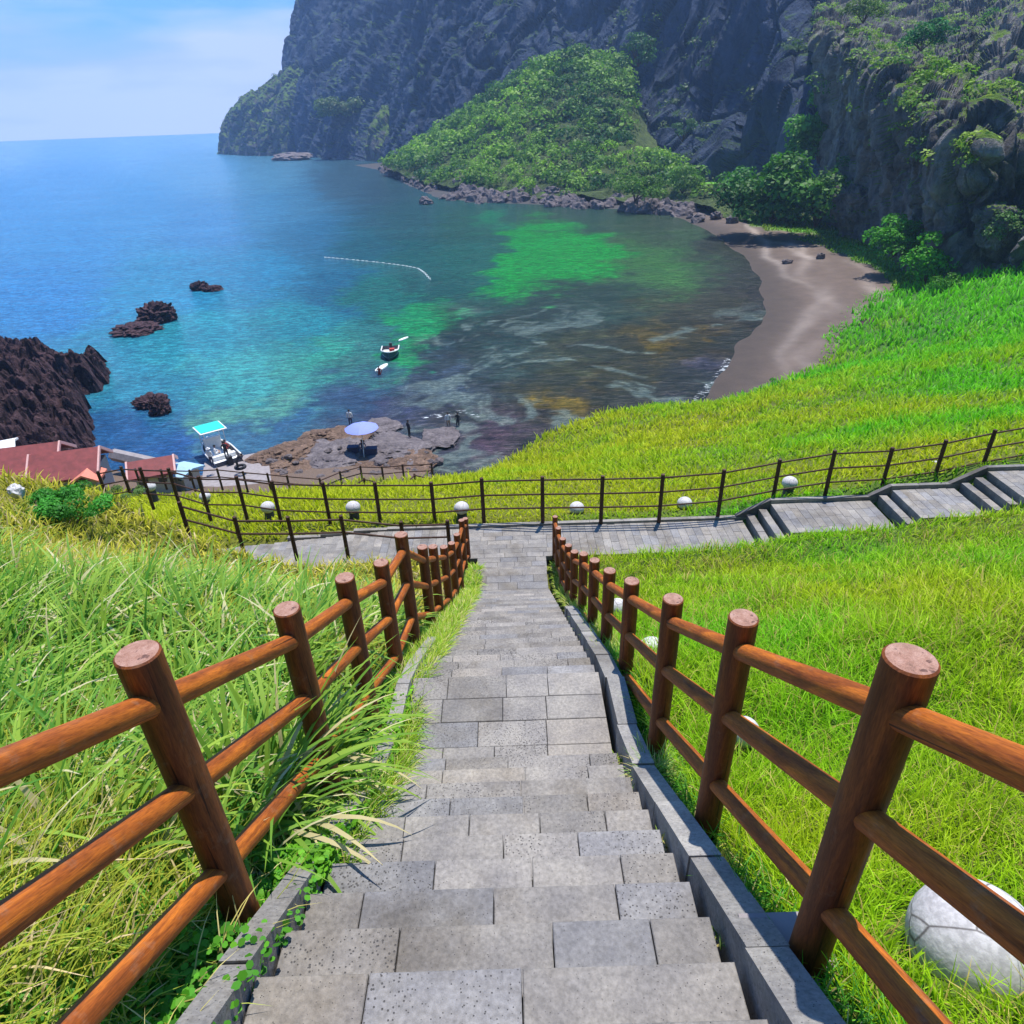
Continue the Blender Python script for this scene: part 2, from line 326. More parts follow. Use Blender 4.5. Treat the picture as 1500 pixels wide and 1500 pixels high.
def grass_col(X, Y):
    """mown turf greens: yellow-olive patches to vivid green"""
    X = np.asarray(X, float); Y = np.asarray(Y, float)
    n = n2(X, Y, .16, 21, 3); n_ = n2(X, Y, .9, 22, 3)
    yel = np.array([.40, .44, .008]); grn = np.array([.13, .46, .008]); dk = np.array([.04, .19, .01])
    # greener to the right, yellower by the junction of the paths
    t = np.clip(.52 + .45 * (Y > 16) + .9 * n - (X - 3) * .030 * (Y > 16) - (X - 5) * .055 * (Y <= 16) + .42 * n_ , 0, 1)
    return yel * t[..., None] + grn * (1 - t[..., None])
# hillside sheet: graded grid
xs = np.concatenate([np.arange(-90, -16, 2.2), np.arange(-16, -1.5, .35), np.arange(-1.5, 1.5, .1), np.arange(1.5, 16, .35), np.arange(16, 140, 1.6)])
ys = np.concatenate([np.arange(-30, -2, 1.5), np.arange(-2, 17, .25), np.arange(17, 60, .6), np.arange(60, 150, 1.5)])
GX, GY = np.meshgrid(xs, ys); D_ = landD(GX, GY)
inn = (np.abs(GX) < 1.06) & (GY < 13.6) & (GY > -2.4); D_ = np.where(inn, D_ + .38, D_)
D_ = np.where((GY > 13.15) & (GY < 15.6) & (np.abs(GX) < 1.3), pathD(GX) + .25, D_)
D_ = np.where((GY > 13.95) & (GY < 15.5), pathD(GX) + .25, D_)
D_ = np.clip(D_, -60, 29)
gc = grass_col(GX, GY) * .32  # turf colour dimmed so gaps between the blades look shaded
rk = sst(21.0, 22.2, D_ + .8 * n2(GX, GY, .4, 77))[..., None] * (GX < -2)[..., None]; gc = gc * (1 - rk) + np.array([.16, .11, .085]) * rk
nx, ny = len(xs), len(ys)
def gridf(nx, ny): i = np.arange(nx - 1)[None] + np.arange(ny - 1)[:, None] * nx; i = i.ravel(); return np.stack([i, i + 1, i + 1 + nx, i + nx], 1)
# cut the sheet where it lies beneath the cliffs to keep it short of the cove
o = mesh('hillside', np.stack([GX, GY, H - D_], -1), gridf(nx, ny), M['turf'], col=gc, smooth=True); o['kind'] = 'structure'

# ------------------------------------------------------------------ sea
SEA = [(20,205,118,170,208),(100,215,95,160,208),(200,200,105,165,208),(300,200,105,165,200),(100,260,70,145,198),(20,300,60,140,195),(100,350,55,138,192),(60,430,45,130,190),(300,240,85,150,190),(200,300,62,140,190),(300,330,58,132,182),(400,250,80,138,165),(400,310,62,128,165),(440,300,62,120,150),(450,350,45,108,140),(250,420,45,140,178),(380,400,40,130,168),(180,560,50,140,165),(280,500,48,150,168),
 (350,560,62,160,160),(440,480,35,135,150),(420,560,62,150,140),(480,420,30,100,130),(470,520,50,150,130),(540,370,34,95,104),(640,420,28,88,84),(500,270,60,92,105),(560,280,48,80,92),(600,320,42,88,92),(680,330,38,90,80),(180,640,38,90,140),(230,680,40,88,140),(270,655,45,92,150),(400,610,48,95,135),(330,640,60,110,140),(520,590,52,80,112),(530,540,50,118,112),(600,380,28,92,88),(680,380,28,95,85),(560,430,28,110,100),
 (1000,350,62,92,60),(970,330,60,80,60),(1040,400,60,88,58),(950,390,62,110,60),(880,440,44,66,60),(800,460,42,60,60),(1090,400,55,58,55),(1100,440,52,50,52),(1050,450,60,62,50),(700,560,50,62,70),(650,620,60,62,72),(760,620,56,54,58),(900,580,62,60,56),(680,470,38,80,70),(740,500,42,66,66),(720,650,70,56,70),(850,520,60,66,48),(970,520,82,70,18),(1010,505,82,68,18),(930,545,70,64,22),(880,560,64,60,36),(820,585,104,88,22),(1070,490,58,54,46),(1090,460,56,52,46),(1000,560,55,56,62),(1040,550,60,62,80),(640,560,56,72,90),(580,600,60,66,95),(1050,360,52,58,52),(840,300,48,78,66)]
SEA = np.array(SEA, float)
def poly_sd(P, poly):
    poly = np.array(poly, float); x, y = P[..., 0], P[..., 1]; d = np.full(x.shape, 1e9); ins = np.zeros(x.shape, bool); n = len(poly)
    for i in range(n):
        a, b = poly[i], poly[(i + 1) % n]; e = b - a; wx, wy = x - a[0], y - a[1]
        tt = np.clip((wx * e[0] + wy * e[1]) / (e @ e + 1e-9), 0, 1); d = np.minimum(d, np.hypot(wx - e[0] * tt, wy - e[1] * tt))
        c = ((a[1] > y) != (b[1] > y)) & (x < (b[0] - a[0]) * (y - a[1]) / (b[1] - a[1] + 1e-12) + a[0]); ins ^= c
    return np.where(ins, -d, d)
ang = np.linspace(R(-62), R(62), 620); rad = np.concatenate([36 * (11.5) ** np.linspace(0, 1, 560), 414 * (9.9) ** np.linspace(.02, 1, 60)])
A_, Rr = np.meshgrid(ang, rad); WX, WY = Rr * np.sin(A_), Rr * np.cos(A_)
WP = np.stack([WX, WY, np.zeros_like(WX)], -1); pp = pj(WP)
wn = np.stack([n2(WX, WY, .12, 31, 4), n2(WX, WY, .12, 47, 4)], -1)
k_ = np.clip((pp[..., 1] - 150) / 500, .03, 1)[..., None]
q = pp + wn * k_ * np.array([95, 55]) + np.stack([n2(WX, WY, .5, 3, 3), n2(WX, WY, .5, 4, 3)], -1) * k_ * np.array([52, 24]) + np.stack([n2(WX, WY, 1.6, 203, 2), n2(WX, WY, 1.6, 204, 2)], -1) * k_ * np.array([26, 14])
wsum = 0; csum = 0
for x, y, r, g, b in SEA:
    d2 = ((q[..., 0] - x) / 1.25) ** 2 + ((q[..., 1] - y) * 1.25) ** 2; wt = 1 / (d2 + 260) ** 2; wsum = wsum + wt; csum = csum + wt[..., None] * srgb((r, g, b))
wc = csum / wsum[..., None]
for poly, c, fe in (([(566, 452), (600, 438), (650, 440), (682, 465), (655, 490), (630, 505), (600, 550), (575, 560), (560, 530), (590, 490)], (14, 150, 82), 15),
                ([(690, 425), (735, 390), (742, 330), (780, 318), (850, 332), (925, 372), (905, 392), (850, 412), (790, 418), (745, 440)], (5, 158, 54), 13),
                ([(700, 312), (735, 312), (735, 330), (700, 328)], (20, 130, 85), 10), ([(930, 350), (985, 360), (1040, 400), (1010, 440), (950, 415)], (64, 118, 56), 26),
                ([(330, 590), (420, 570), (460, 600), (420, 600), (300, 640), (280, 620)], (90, 160, 135), 20)):
    sd_ = poly_sd(q, poly); f = (1 - sst(-fe, fe * .7, sd_))[..., None] * (.82 + .18 * n2(WX, WY, 1.3, 8)[..., None]); wc = wc * (1 - f) + srgb(c) * f
strk = fbm(np.stack([WX * .35, WY * .45, WX * 0], -1), 4, 61)
dark = sst(430, 480, pp[..., 1]) * sst(600, 660, pp[..., 0] + .3 * (pp[..., 1] - 450))
wc = wc * np.clip(1 + (.15 + .5 * dark) * strk + (.10 + .75 * dark) * fbm(np.stack([WX * .9, WY * .8, WX * 0], -1), 4, 67, .65), .25, 2.2)[..., None]
weed = (sst(-.04, .08, fbm(np.stack([WX * .22, WY * .15, WX * 0], -1), 5, 69, .68)) * dark * .62)[..., None]; wc = wc * (1 - weed) + srgb((34, 46, 44)) * weed
pale = (sst(.50, .72, fbm(np.stack([WX * .12 + wn[..., 0], WY * .12 + wn[..., 1], WX * 0], -1), 4, 68, .6, True)) * dark * .55)[..., None]; wc = wc * (1 - pale) + srgb((120, 140, 135)) * pale
# foam amount
def pl_d(P, pts):
    d = np.full(P.shape[:-1], 1e9)
    for a, b in zip(pts[:-1], pts[1:]):
        a = np.array(a, float); b = np.array(b, float); e = b - a; t_ = np.clip(((P - a) @ e) / (e @ e), 0, 1); d = np.minimum(d, np.hypot(*np.moveaxis(P - a - t_[..., None] * e, -1, 0)))
    return d
SHORE = [(940, 308), (985, 316), (1040, 338), (1085, 372), (1112, 405), (1122, 440), (1115, 475), (1085, 505), (1068, 540), (1040, 575), (1012, 598), (980, 620)]
foam = np.zeros(WX.shape)
def addfoam(pts, wpx, amt): global foam; foam = np.maximum(foam, amt * (1 - sst(wpx * .25, wpx, pl_d(pp + wn * 5, pts))))
addfoam([(1068, 530), (1050, 558), (1020, 585)], 15, .80); addfoam(SHORE[3:9], 3.5, .45); addfoam([(1095, 385), (1108, 410)], 6, .7)
addfoam([(800, 478), (860, 470), (930, 482), (1000, 478), (1090, 470)], 9, .62); addfoam([(860, 510), (920, 498)], 16, .5)
addfoam([(690, 540), (740, 552), (800, 548), (850, 540)], 9, .58); addfoam([(620, 612), (680, 604), (700, 612)], 10, .75); addfoam([(575, 572), (600, 575)], 7, .6)
addfoam([(270, 605), (300, 615), (290, 630)], 14, .62); addfoam([(380, 226), (420, 238), (470, 243), (540, 246)], 2.2, .42); addfoam([(620, 298), (700, 300), (780, 298), (860, 305), (940, 312)], 3, .6)
addfoam([(178, 488), (200, 486)], 4, .6); addfoam([(475, 378), (560, 385), (612, 393), (632, 410)], 2.0, .5)
addfoam([(700, 560), (1000, 580)], 60, .46); addfoam([(560, 600), (720, 640)], 60, .52); addfoam([(700, 480), (1040, 470)], 50, .44)
m, t, p, o = mat('sea_water'); v = coords(t, (1, 1, 1)); c = vcol(t)
wv1 = noise(t, coords(t, (.55, 1.25, 1)), 1.1, 6, .62, .3); wv2 = noise(t, coords(t, (.25, .7, 1)), .22, 4, .5); wv3 = noise(t, coords(t, (.02, .05, 1)), 1, 5, .6)
cx = mixc(t, c, ramp(t, [(.36, (.62, .68, .74)), (.5, (1, 1, 1)), (.62, (1.5, 1.4, 1.3))], wv1).outputs[0], 1, 'MULTIPLY')  # light and dark of the ripples painted in from the bump's wave noise
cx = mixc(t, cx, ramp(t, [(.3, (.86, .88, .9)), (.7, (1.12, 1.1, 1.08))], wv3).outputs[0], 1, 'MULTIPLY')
sp_ = noise(t, coords(t, (1.1, 2.0, 1)), 1.9, 8, .78, .3); cx = mixc(t, cx, ramp(t, [(.36, (.55, .6, .62)), (.5, (1, 1, 1)), (.64, (1.65, 1.6, 1.55))], sp_).outputs[0], 1, 'MULTIPLY')  # fine ripple sparkle painted into the water colour
fa = N(t, 'ShaderNodeAttribute', attribute_name='foam').outputs['Fac']; fn = noise(t, coords(t, (.8, 1.7, 1)), 1.6, 8, .72, .5)
fm = N(t, 'ShaderNodeMath', operation='MULTIPLY_ADD', i_1=1.0, i_2=-1.02); t.links.new(fn, fm.inputs[0]); fs = N(t, 'ShaderNodeMath', operation='MULTIPLY_ADD', i_1=.62); t.links.new(fa, fs.inputs[0]); t.links.new(fm.outputs[0], fs.inputs[2])
fr = ramp(t, [(.0, (0, 0, 0)), (.10, (1, 1, 1))], fs.outputs[0])
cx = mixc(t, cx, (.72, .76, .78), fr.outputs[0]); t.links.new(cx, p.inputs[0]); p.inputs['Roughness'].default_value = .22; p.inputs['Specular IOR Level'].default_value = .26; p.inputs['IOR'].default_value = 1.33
hb = N(t, 'ShaderNodeMath', operation='MULTIPLY_ADD', i_1=2.2); t.links.new(wv2, hb.inputs[0]); t.links.new(wv1, hb.inputs[2]); bump(t, p, hb.outputs[0], .35, 1); M['sea'] = m
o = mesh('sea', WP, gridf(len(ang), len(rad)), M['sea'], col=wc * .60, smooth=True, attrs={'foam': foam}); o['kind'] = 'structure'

# ------------------------------------------------------------------ beach sheet
sh = np.array([atD(x, y, H)[:2] for x, y in SHORE])
bx, by = np.meshgrid(np.concatenate([np.arange(-130, 15, 2.0), np.arange(15, 75, .6), np.arange(75, 260, 2.0)]), np.concatenate([np.arange(48, 130, .7), np.arange(130, 500, 1.8)])); B2 = np.stack([bx, by], -1)
# closed outline of the land side, in ground metres
land = list(sh[::-1]) + [*[tuple(atD(x_, y_, H)[:2]) for x_, y_ in ((880, 305), (800, 300), (700, 296), (640, 289), (600, 272), (560, 250), (520, 242))], (100, 700), (400, 500), (300, 60), (20, 30)]
sdl = poly_sd(B2, land); z = np.where(sdl < 0, 2.3 * (1 - np.exp(sdl / 26)), -sdl * .12) + .12 * n2(bx, by, .15, 14) + .02
z = np.maximum(z, -3)
bp = pj(np.stack([bx, by, z], -1))
sand = np.array([.105, .072, .056]) * np.ones(bx.shape + (1,)); wet = sst(-7, -1, sdl)[..., None]; sand = sand * (1 - .5 * wet)
ln = fbm(np.stack([sdl * .6 + n2(bx, by, .12, 92) * 2.8, (by + bx * .3) * .22, bx * 0], -1), 5, 91, .6, True); lm = sst(.6, .8, ln) * sst(1110, 1180, bp[..., 0]) * (bp[..., 1] > 370)

for off_, wd_ in ((6.5, .9), (9.5, 1.1), (12.5, .9), (15.5, 1.2)):
    bnd = np.exp(-((sdl + off_ + 5.5 * n2(bx, by, .06, 90 + int(off_), 3)) / wd_) ** 2) * np.clip(.35 + 1.3 * n2(bx, by, .05, 60 + int(off_), 2), 0, 1) * (bp[..., 0] > 1090)
    sand = sand + bnd[..., None] * np.array([.17, .15, .135])
gd = poly_sd(bp + np.stack([n2(bx, by, .2, 5), n2(bx, by, .2, 6)], -1) * 14, [(1100, 325), (1190, 348), (1250, 372), (1300, 405), (1318, 440), (1300, 470), (1245, 510), (1245, 530), (1500, 520), (1500, 200), (1000, 200), (1000, 300)])
gf = (1 - sst(-6, 4, gd))[..., None]; sand = sand * (1 - gf) + grass_col(bx, by) * .7 * gf
rf = sst(1010, 960, bp[..., 0])[..., None]; sand = sand * (1 - rf) + np.array([.045, .04, .04]) * rf
def beachz(x, y):
    s_ = poly_sd(np.stack([np.asarray(x, float), np.asarray(y, float)], -1), land); return np.where(s_ < 0, 2.3 * (1 - np.exp(s_ / 26)), -s_ * .12) + .12 * n2(np.asarray(x, float), np.asarray(y, float), .15, 14) + .02
def onbeach(px, py):
    for dd in np.arange(H - 3.2, H + .6, .08):
        q = atD(px, py, dd)
        if H - dd <= max(float(beachz(q[:1], q[1:2])[0]), -.05): return q
    return atD(px, py, H)
m, t, p, o = mat('beach_sand'); v = coords(t); n = noise(t, v, .5, 8, .65); nf = noise(t, v, 6, 4)
cx = mixc(t, vcol(t), ramp(t, [(.3, (.8, .8, .8)), (.7, (1.2, 1.2, 1.18))], n).outputs[0], 1, 'MULTIPLY'); t.links.new(cx, p.inputs[0]); p.inputs['Roughness'].default_value = .85; bump(t, p, nf, .05); M['sand'] = m
o = mesh('beach', np.stack([bx, by, z], -1), gridf(bx.shape[1], bx.shape[0]), M['sand'], col=sand, smooth=True); o['kind'] = 'structure'

# ------------------------------------------------------------------ cliffs: rows of surveyed points (px, py, metres ahead)
def catmull(Pts, m):
    Pts = np.asarray(Pts, float); n = len(Pts); t = np.linspace(0, n - 1 - 1e-6, m); i = t.astype(int); f = (t - i)[:, None, None] if Pts.ndim == 3 else (t - i)[:, None]
    g = lambda k: Pts[np.clip(k, 0, n - 1)]
    a, b, c, d = g(i - 1), g(i), g(i + 1), g(i + 2); return .5 * (2 * b + (c - a) * f + (2 * a - 5 * b + 4 * c - d) * f ** 2 + (3 * b - a - 3 * c + d) * f ** 3)
def sheet(name, rows, nu, nv, material, amp, freq, seed, vstr=.5, fine=.25, kind='structure', smooth=False, blk=None):
    G = np.array([[atF(*c) for c in r] for r in rows])
    G = catmull(G, nv); G = catmull(G.transpose(1, 0, 2), nu).transpose(1, 0, 2)
    du = np.gradient(G, axis=1); dv = np.gradient(G, axis=0); nrm = np.cross(du, dv); nrm /= np.linalg.norm(nrm, axis=-1, keepdims=True) + 1e-9
    Q = G * freq * np.array([1, 1, vstr]); n = fbm(Q, 6, seed, .55, True) + .4 * fbm(G * freq * .35, 3, seed + 50)
    n3 = fbm(G * freq * 5 * np.array([1, 1, vstr]), 3, seed + 9)
    if blk:
        f_, A1, vs = blk; bb = A1 * blocks(G * f_ * np.array([1, 1, vs]), seed) + A1 * .45 * blocks(G * f_ * 2.7 * np.array([1, 1, vs]), seed + 20)
    else: bb = 0
    G = G + nrm * (n * amp + n3 * amp * fine + bb)[..., None]
    o = mesh(name, G, gridf(nu, nv), material, smooth=smooth)
    if kind: o['kind'] = kind
    return o, G
c1 = [  # behind-left wrap ... right
 [(475,222,900),(436,238,720),(520,252,560),(640,256,450),(760,240,400),(870,240,350),(960,250,300),(1040,270,262),(1150,290,215),(1225,330,182),(1300,340,240)],
 [(470,100,930),(420,106,770),(520,110,640),(650,110,490),(770,110,430),(880,110,380),(962,120,330),(1040,140,300),(1150,140,235),(1240,180,215),(1300,180,300)],
 [(520,0,960),(452,0,800),(540,0,690),(660,0,520),(780,0,460),(890,0,410),(975,0,350),(1060,0,320),(1150,0,275),(1250,50,300),(1300,60,400)],
 [(600,-220,1100),(500,-200,860),(570,-200,740),(670,-200,580),(790,-200,520),(890,-200,460),(980,-180,400),(1060,-160,370),(1160,-160,330),(1262,-100,430),(1310,-60,540)]]
_, CG = sheet('sea_cliff', c1, 420, 260, M['cliff'], 15, .012, 3, .45, .16, blk=(.035, 2.8, .33))
# headland shoulder at the cliff's foot on the left
h1 = [[(335,240,860),(320,232,800),(358,233,740),(420,240,690),(470,246,640),(540,254,560),(600,262,480)],
      [(345,215,900),(324,200,820),(360,196,750),(425,200,700),(480,196,650),(540,205,570),(610,240,480)],
      [(360,180,950),(338,172,840),(368,150,770),(420,150,720),(500,110,660),(560,150,590),(625,225,480)],
      [(390,150,1000),(370,142,890),(398,122,800),(430,98,760),(520,80,700),(590,135,620),(640,215,490)]]
M['headland'] = rock('headland_rock', (.045, .05, .07), (.20, .18, .17), (.10, .17, .035), (.55, .75), .035, 2.5, .6)
_, HG = sheet('headland', h1, 220, 120, M['headland'], 6, .022, 11, .6, .15, blk=(.05, 2.6, .6))
# green talus under the cliff
t1 = [[(560,246,395),(620,270,312),(700,286,262),(800,292,238),(900,298,222),(1000,306,205),(1100,322,170),(1230,345,150)],
      [(590,236,410),(650,228,345),(740,225,300),(830,228,278),(900,232,265),(1000,265,240),(1100,292,190),(1230,320,165)],
      [(600,232,420),(690,175,370),(770,130,340),(850,112,325),(905,140,310),(985,262,250),(1090,292,205),(1230,318,165)],
      [(610,228,440),(700,168,390),(780,112,360),(850,84,350),(915,112,345),(985,258,262),(1090,284,215),(1230,308,175)]]
M['talus'] = rock('talus_soil', (.02, .035, .014), (.09, .13, .035), None, sc_=.1, bd=.6)
_, TG = sheet('talus_slope', t1, 160, 90, M['talus'], 3, .05, 23, 1, .2)
# near ridge wall with its lit top, and the broken crags at its end
r1 = [[(1205,345,176),(1225,338,160),(1290,365,130),(1345,392,112),(1392,418,98),(1425,412,93),(1480,385,88),(1600,340,80)],
      [(1212,200,181),(1235,200,165),(1300,240,134),(1350,260,115),(1398,300,100),(1430,305,96),(1475,290,97),(1600,250,88)],
      [(1195,60,186),(1232,72,170),(1295,112,139),(1345,150,118),(1402,190,102),(1440,195,96),(1480,205,98),(1620,160,94)],
      [(1192,35,235),(1227,45,215),(1292,80,190),(1348,112,168),(1412,135,140),(1455,120,128),(1500,112,128),(1640,90,118)],
      [(1190,0,300),(1226,8,280),(1290,35,250),(1350,62,222),(1425,70,185),(1462,55,172),(1510,50,170),(1650,40,160)],
      [(1175,-60,400),(1225,-55,370),(1290,-40,330),(1350,-15,290),(1430,-5,250),(1475,-20,235),(1530,-25,230),(1670,-30,220)],
      [(1170,-200,480),(1225,-190,440),(1290,-180,400),(1350,-160,350),(1430,-150,310),(1480,-160,290),(1540,-160,290),(1680,-170,280)]]
_, RG = sheet('ridge_cliff', r1, 460, 420, M['ridge'], 3.4, .05, 37, .6, .16, blk=(.16, 1.5, .4))

# ------------------------------------------------------------------ leaf clouds
def leafcloud(name, centers, radii, per, size, cols, label, cat, flat=.75, parent=None, group=None, kind=None, mt='leaf'):
    """many small leaf faces scattered through uneven crowns"""
    Cn = np.repeat(np.asarray(centers, float), per, 0); Rd = np.repeat(np.asarray(radii, float), per); n = len(Cn)
    d = rng.normal(size=(n, 3)); d /= np.linalg.norm(d, axis=1)[:, None]; d[:, 2] = np.where(d[:, 2] < -.25, -d[:, 2], d[:, 2])
    lump = 1 + .32 * fbm(d * 2.3 + Cn * .37, 2, 5) ; rr = Rd * lump * rng.uniform(.62, 1.04, n) ** .6
    Pn = Cn + d * rr[:, None] * np.array([1, 1, flat])
    nr = d + rng.normal(0, .55, (n, 3)) + [0, 0, .5]; nr /= np.linalg.norm(nr, axis=1)[:, None]
    a = np.cross(nr, rng.normal(size=(n, 3))); a /= np.linalg.norm(a, axis=1)[:, None]; b = np.cross(nr, a)
    s = (np.repeat(np.broadcast_to(np.asarray(size, float), (len(centers),)), per) * rng.uniform(.6, 1.3, n))[:, None]
    V = np.stack([Pn - a * s, Pn - b * s * .55, Pn + a * s, Pn + b * s * .55], 1).reshape(-1, 3)
    cc_ = np.repeat(np.asarray(cols, float), per, 0) * rng.uniform(.7, 1.3, (n, 1)); cc_ = np.repeat(cc_, 4, 0)
    o = mesh(name, V, np.arange(4 * n).reshape(n, 4), M[mt], parent, cc_)
    if label: tag(o, label, cat, group, kind)
    return o
# wood on the talus
nt_ = 2300; iu = rng.uniform(0, 1, nt_); iv = .05 + .95 * rng.uniform(0, 1, nt_) ** .9
ci = (iv * 89).astype(int); cj = (iu * 159).astype(int); cen = TG[ci, cj] + rng.normal(0, 1.2, (nt_, 3)); cq = pj(cen); keep = (iu < .75) & (cq[:, 0] < np.where(cq[:, 1] > 225, 1040, 925))
cen = cen[keep]; iu_ = iu[keep]; rad_ = (1.4 + 4.0 * rng.uniform(0, 1, len(cen)) ** 2.2) * np.clip(np.linalg.norm(cen[:, :2], axis=1) / 300, .55, 1.2)
mixg = np.clip(.5 + .6 * fbm(cen * .03, 3, 71) + rng.normal(0, .3, len(cen)), 0, 1)[:, None]
cl = np.array([.035, .11, .025]) * (1 - mixg) + np.array([.24, .42, .04]) * mixg
leafcloud('wood', cen, rad_, 80, rad_ * .17, cl, 'dense green scrub wood covering the slope at the foot of the dark cliff', 'wood', kind='stuff')
# single shrubs one can tell apart
def shrub(px, py, F, wpx, hpx, nclump, col, label, cat='shrub', group=None, per=130, name='shrub', low=False):
    b = atF(px, py, F); sc_ = F / (FPX * (ray(px, py)[1])) ; W = wpx * sc_; Hh = hpx * sc_ * 1.05
    root = empty(name, b); tag(root, label, cat, group)
    cs = []; rs = []
    for i in range(nclump):
        a = rng.uniform(0, 6.28); r = rng.uniform(0, 1) ** .5; hx = (rng.uniform(-.1, .45) if low else rng.uniform(.05, .8)) * (1 - .45 * r)
        cs.append((W * .40 * r * math.cos(a), W * .32 * r * math.sin(a), Hh * hx)); rs.append(rng.uniform(.16, .27) * min(W, Hh * 1.3))
    cv = np.array(col) * rng.uniform(.65, 1.35, (nclump, 1))
    o = leafcloud('crown', cs, rs, per, np.array(rs) * .16, cv, None, None, .8, root)
    mb = MB()
    for k in range(5): mb.tube((0, 0, -.5), (rng.normal(0, .22) * W, rng.normal(0, .15) * W, Hh * (.15 if low else .4)), .02 * Hh, .008 * Hh, 6, c=(1, 1, 1))
    mb.build('trunk', M['darkwood'], root); return root
G1, G2, G3 = (.035, .15, .02), (.07, .22, .02), (.025, .09, .02)
shrub(1200, 235, 178, 105, 115, 34, (.09, .26, .035), 'tallest tree clump growing high against the dark inner cliff face', 'tree', per=150, name='tree')
shrub(1080, 308, 158, 80, 72, 20, (.06, .19, .03), 'bushy tree at the cliff foot, left end of the thicket above the beach', 'tree', name='tree')
shrub(1130, 322, 150, 115, 92, 28, (.06, .18, .02), 'broad bushy tree in the thicket right behind the beach boulders', 'tree', name='tree')
shrub(1195, 328, 145, 105, 92, 26, (.06, .17, .02), 'dark bushy tree at the right end of the thicket, beside the bare grey rock', 'tree', name='tree')
shrub(1240, 275, 150, 50, 55, 14, (.05, .14, .04), 'small tree against the cliff above the bare grey rock', 'tree', name='tree')
shrub(1000, 280, 215, 60, 40, 14, (.11, .24, .03), 'yellow-green shrub left of the thicket at the end of the wooded slope')
shrub(930, 292, 205, 80, 40, 16, (.09, .20, .02), 'yellow-green shrub above the boulders at the foot of the wooded slope')
shrub(1308, 372, 108, 90, 60, 24, (.06, .24, .012), 'dark round shrub on the grassy slope between beach and ridge wall')
shrub(1356, 408, 96, 72, 70, 22, (.07, .28, .01), 'taller dark shrub just below the foot of the ridge wall')
shrub(1385, 432, 88, 50, 40, 12, (.08, .28, .01), 'low bright shrub where the ridge wall meets the grass')
shrub(1470, 350, 90, 60, 45, 14, (.1, .2, .05), 'olive shrub clinging to the crag at the right edge')
shrub(935, 95, 318, 55, 55, 14, (.06, .15, .05), 'pale green tree on the cliff ledge above the wooded slope', 'tree', name='tree')
shrub(1350, 70, 160, 80, 42, 20, (.03, .16, .03), 'deep green scrub patch on top of the ridge')
shrub(1365, 130, 128, 70, 42, 18, (.14, .27, .01), 'yellow-green scrub patch hanging over the ridge edge')
shrub(1265, 30, 190, 70, 40, 16, (.12, .2, .03), 'olive scrub patch on the ridge top beside the dark cliff')
shrub(1000, 205, 268, 36, 40, 10, (.08, .17, .06), 'small pale tree at the tip of the dark rock spur', 'tree', name='tree')
shrub(500, 165, 600, 85, 40, 30, (.10, .15, .06), 'olive scrub patch on the headland below the dark cliff', low=True)

def scatter_on(G, n, pick, r0, r1, colA, colB, name, label, per=60):
    dv = np.gradient(G, axis=0); du = np.gradient(G, axis=1); nn = np.cross(du, dv); nn /= np.linalg.norm(nn, axis=-1, keepdims=True) + 1e-9
    up = np.abs(nn[..., 2]); i = rng.integers(2, G.shape[0] - 2, n * 12); j = rng.integers(2, G.shape[1] - 2, n * 12); Pp = G[i, j]; k = pick(Pp, up[i, j], pj(Pp)); Pp = Pp[k][:n]
    f = np.clip(.5 + .7 * fbm(Pp * .05, 3, 7) + rng.normal(0, .15, len(Pp)), 0, 1)[:, None]; rd = rng.uniform(r0, r1, len(Pp))
    leafcloud(name, Pp, rd, per, rd * .17, np.array(colA) * (1 - f) + np.array(colB) * f, label, 'scrub', kind='stuff')
scatter_on(CG, 130, lambda P_, u, q: (u > .42) & (fbm(P_ * .012, 3, 4) > -.05) & (P_[:, 2] < 150), 2.0, 4.5, (.04, .10, .04), (.12, .17, .07), 'cliff_scrub', 'pale green scrub clinging to ledges of the big dark sea cliff')
scatter_on(HG, 200, lambda P_, u, q: (u > .35) & (P_[:, 2] > 20), 1.2, 3.0, (.07, .13, .05), (.20, .22, .09), 'headland_scrub', 'olive scrub over the shoulder of the far headland')
scatter_on(RG, 520, lambda P_, u, q: (u > .50) & (fbm(P_ * .05, 3, 4) > .02) & (P_[:, 2] > 16), .8, 2.2, (.07, .20, .03), (.34, .46, .05), 'ridge_scrub', 'green scrub and grass covering the sunlit top of the near ridge')
# ------------------------------------------------------------------ rocks
def rockmesh(name, dims, seed, material, sub=4, amp=.28, freq=1.6, angular=True):
    import bmesh
    bm = bmesh.new(); bmesh.ops.create_icosphere(bm, subdivisions=sub, radius=1); V = np.array([v.co[:] for v in bm.verts]); Fc = np.array([[v.index for v in f.verts] for f in bm.faces]); bm.free()
    d = V.copy(); r = 1 + amp * fbm(V * freq + seed * 3.1, 4, seed, .55, True) + amp * .5 * fbm(V * freq * 3 + seed, 3, seed + 4)
    V = V * r[:, None]
    if angular:
        g = np.random.default_rng(seed)
        for k in range(9):
            nn = g.normal(size=3); nn /= np.linalg.norm(nn); h = g.uniform(.6, .9); e = V @ nn - h; V = V - np.where(e > 0, e * .85, 0)[:, None] * nn
    V = V * (1 + .10 * blocks(V * 2.6 + seed, seed, .12) + .05 * blocks(V * 6 + seed, seed + 9, .15))[:, None]
    V = V * np.array(dims) * .5
    return V, Fc
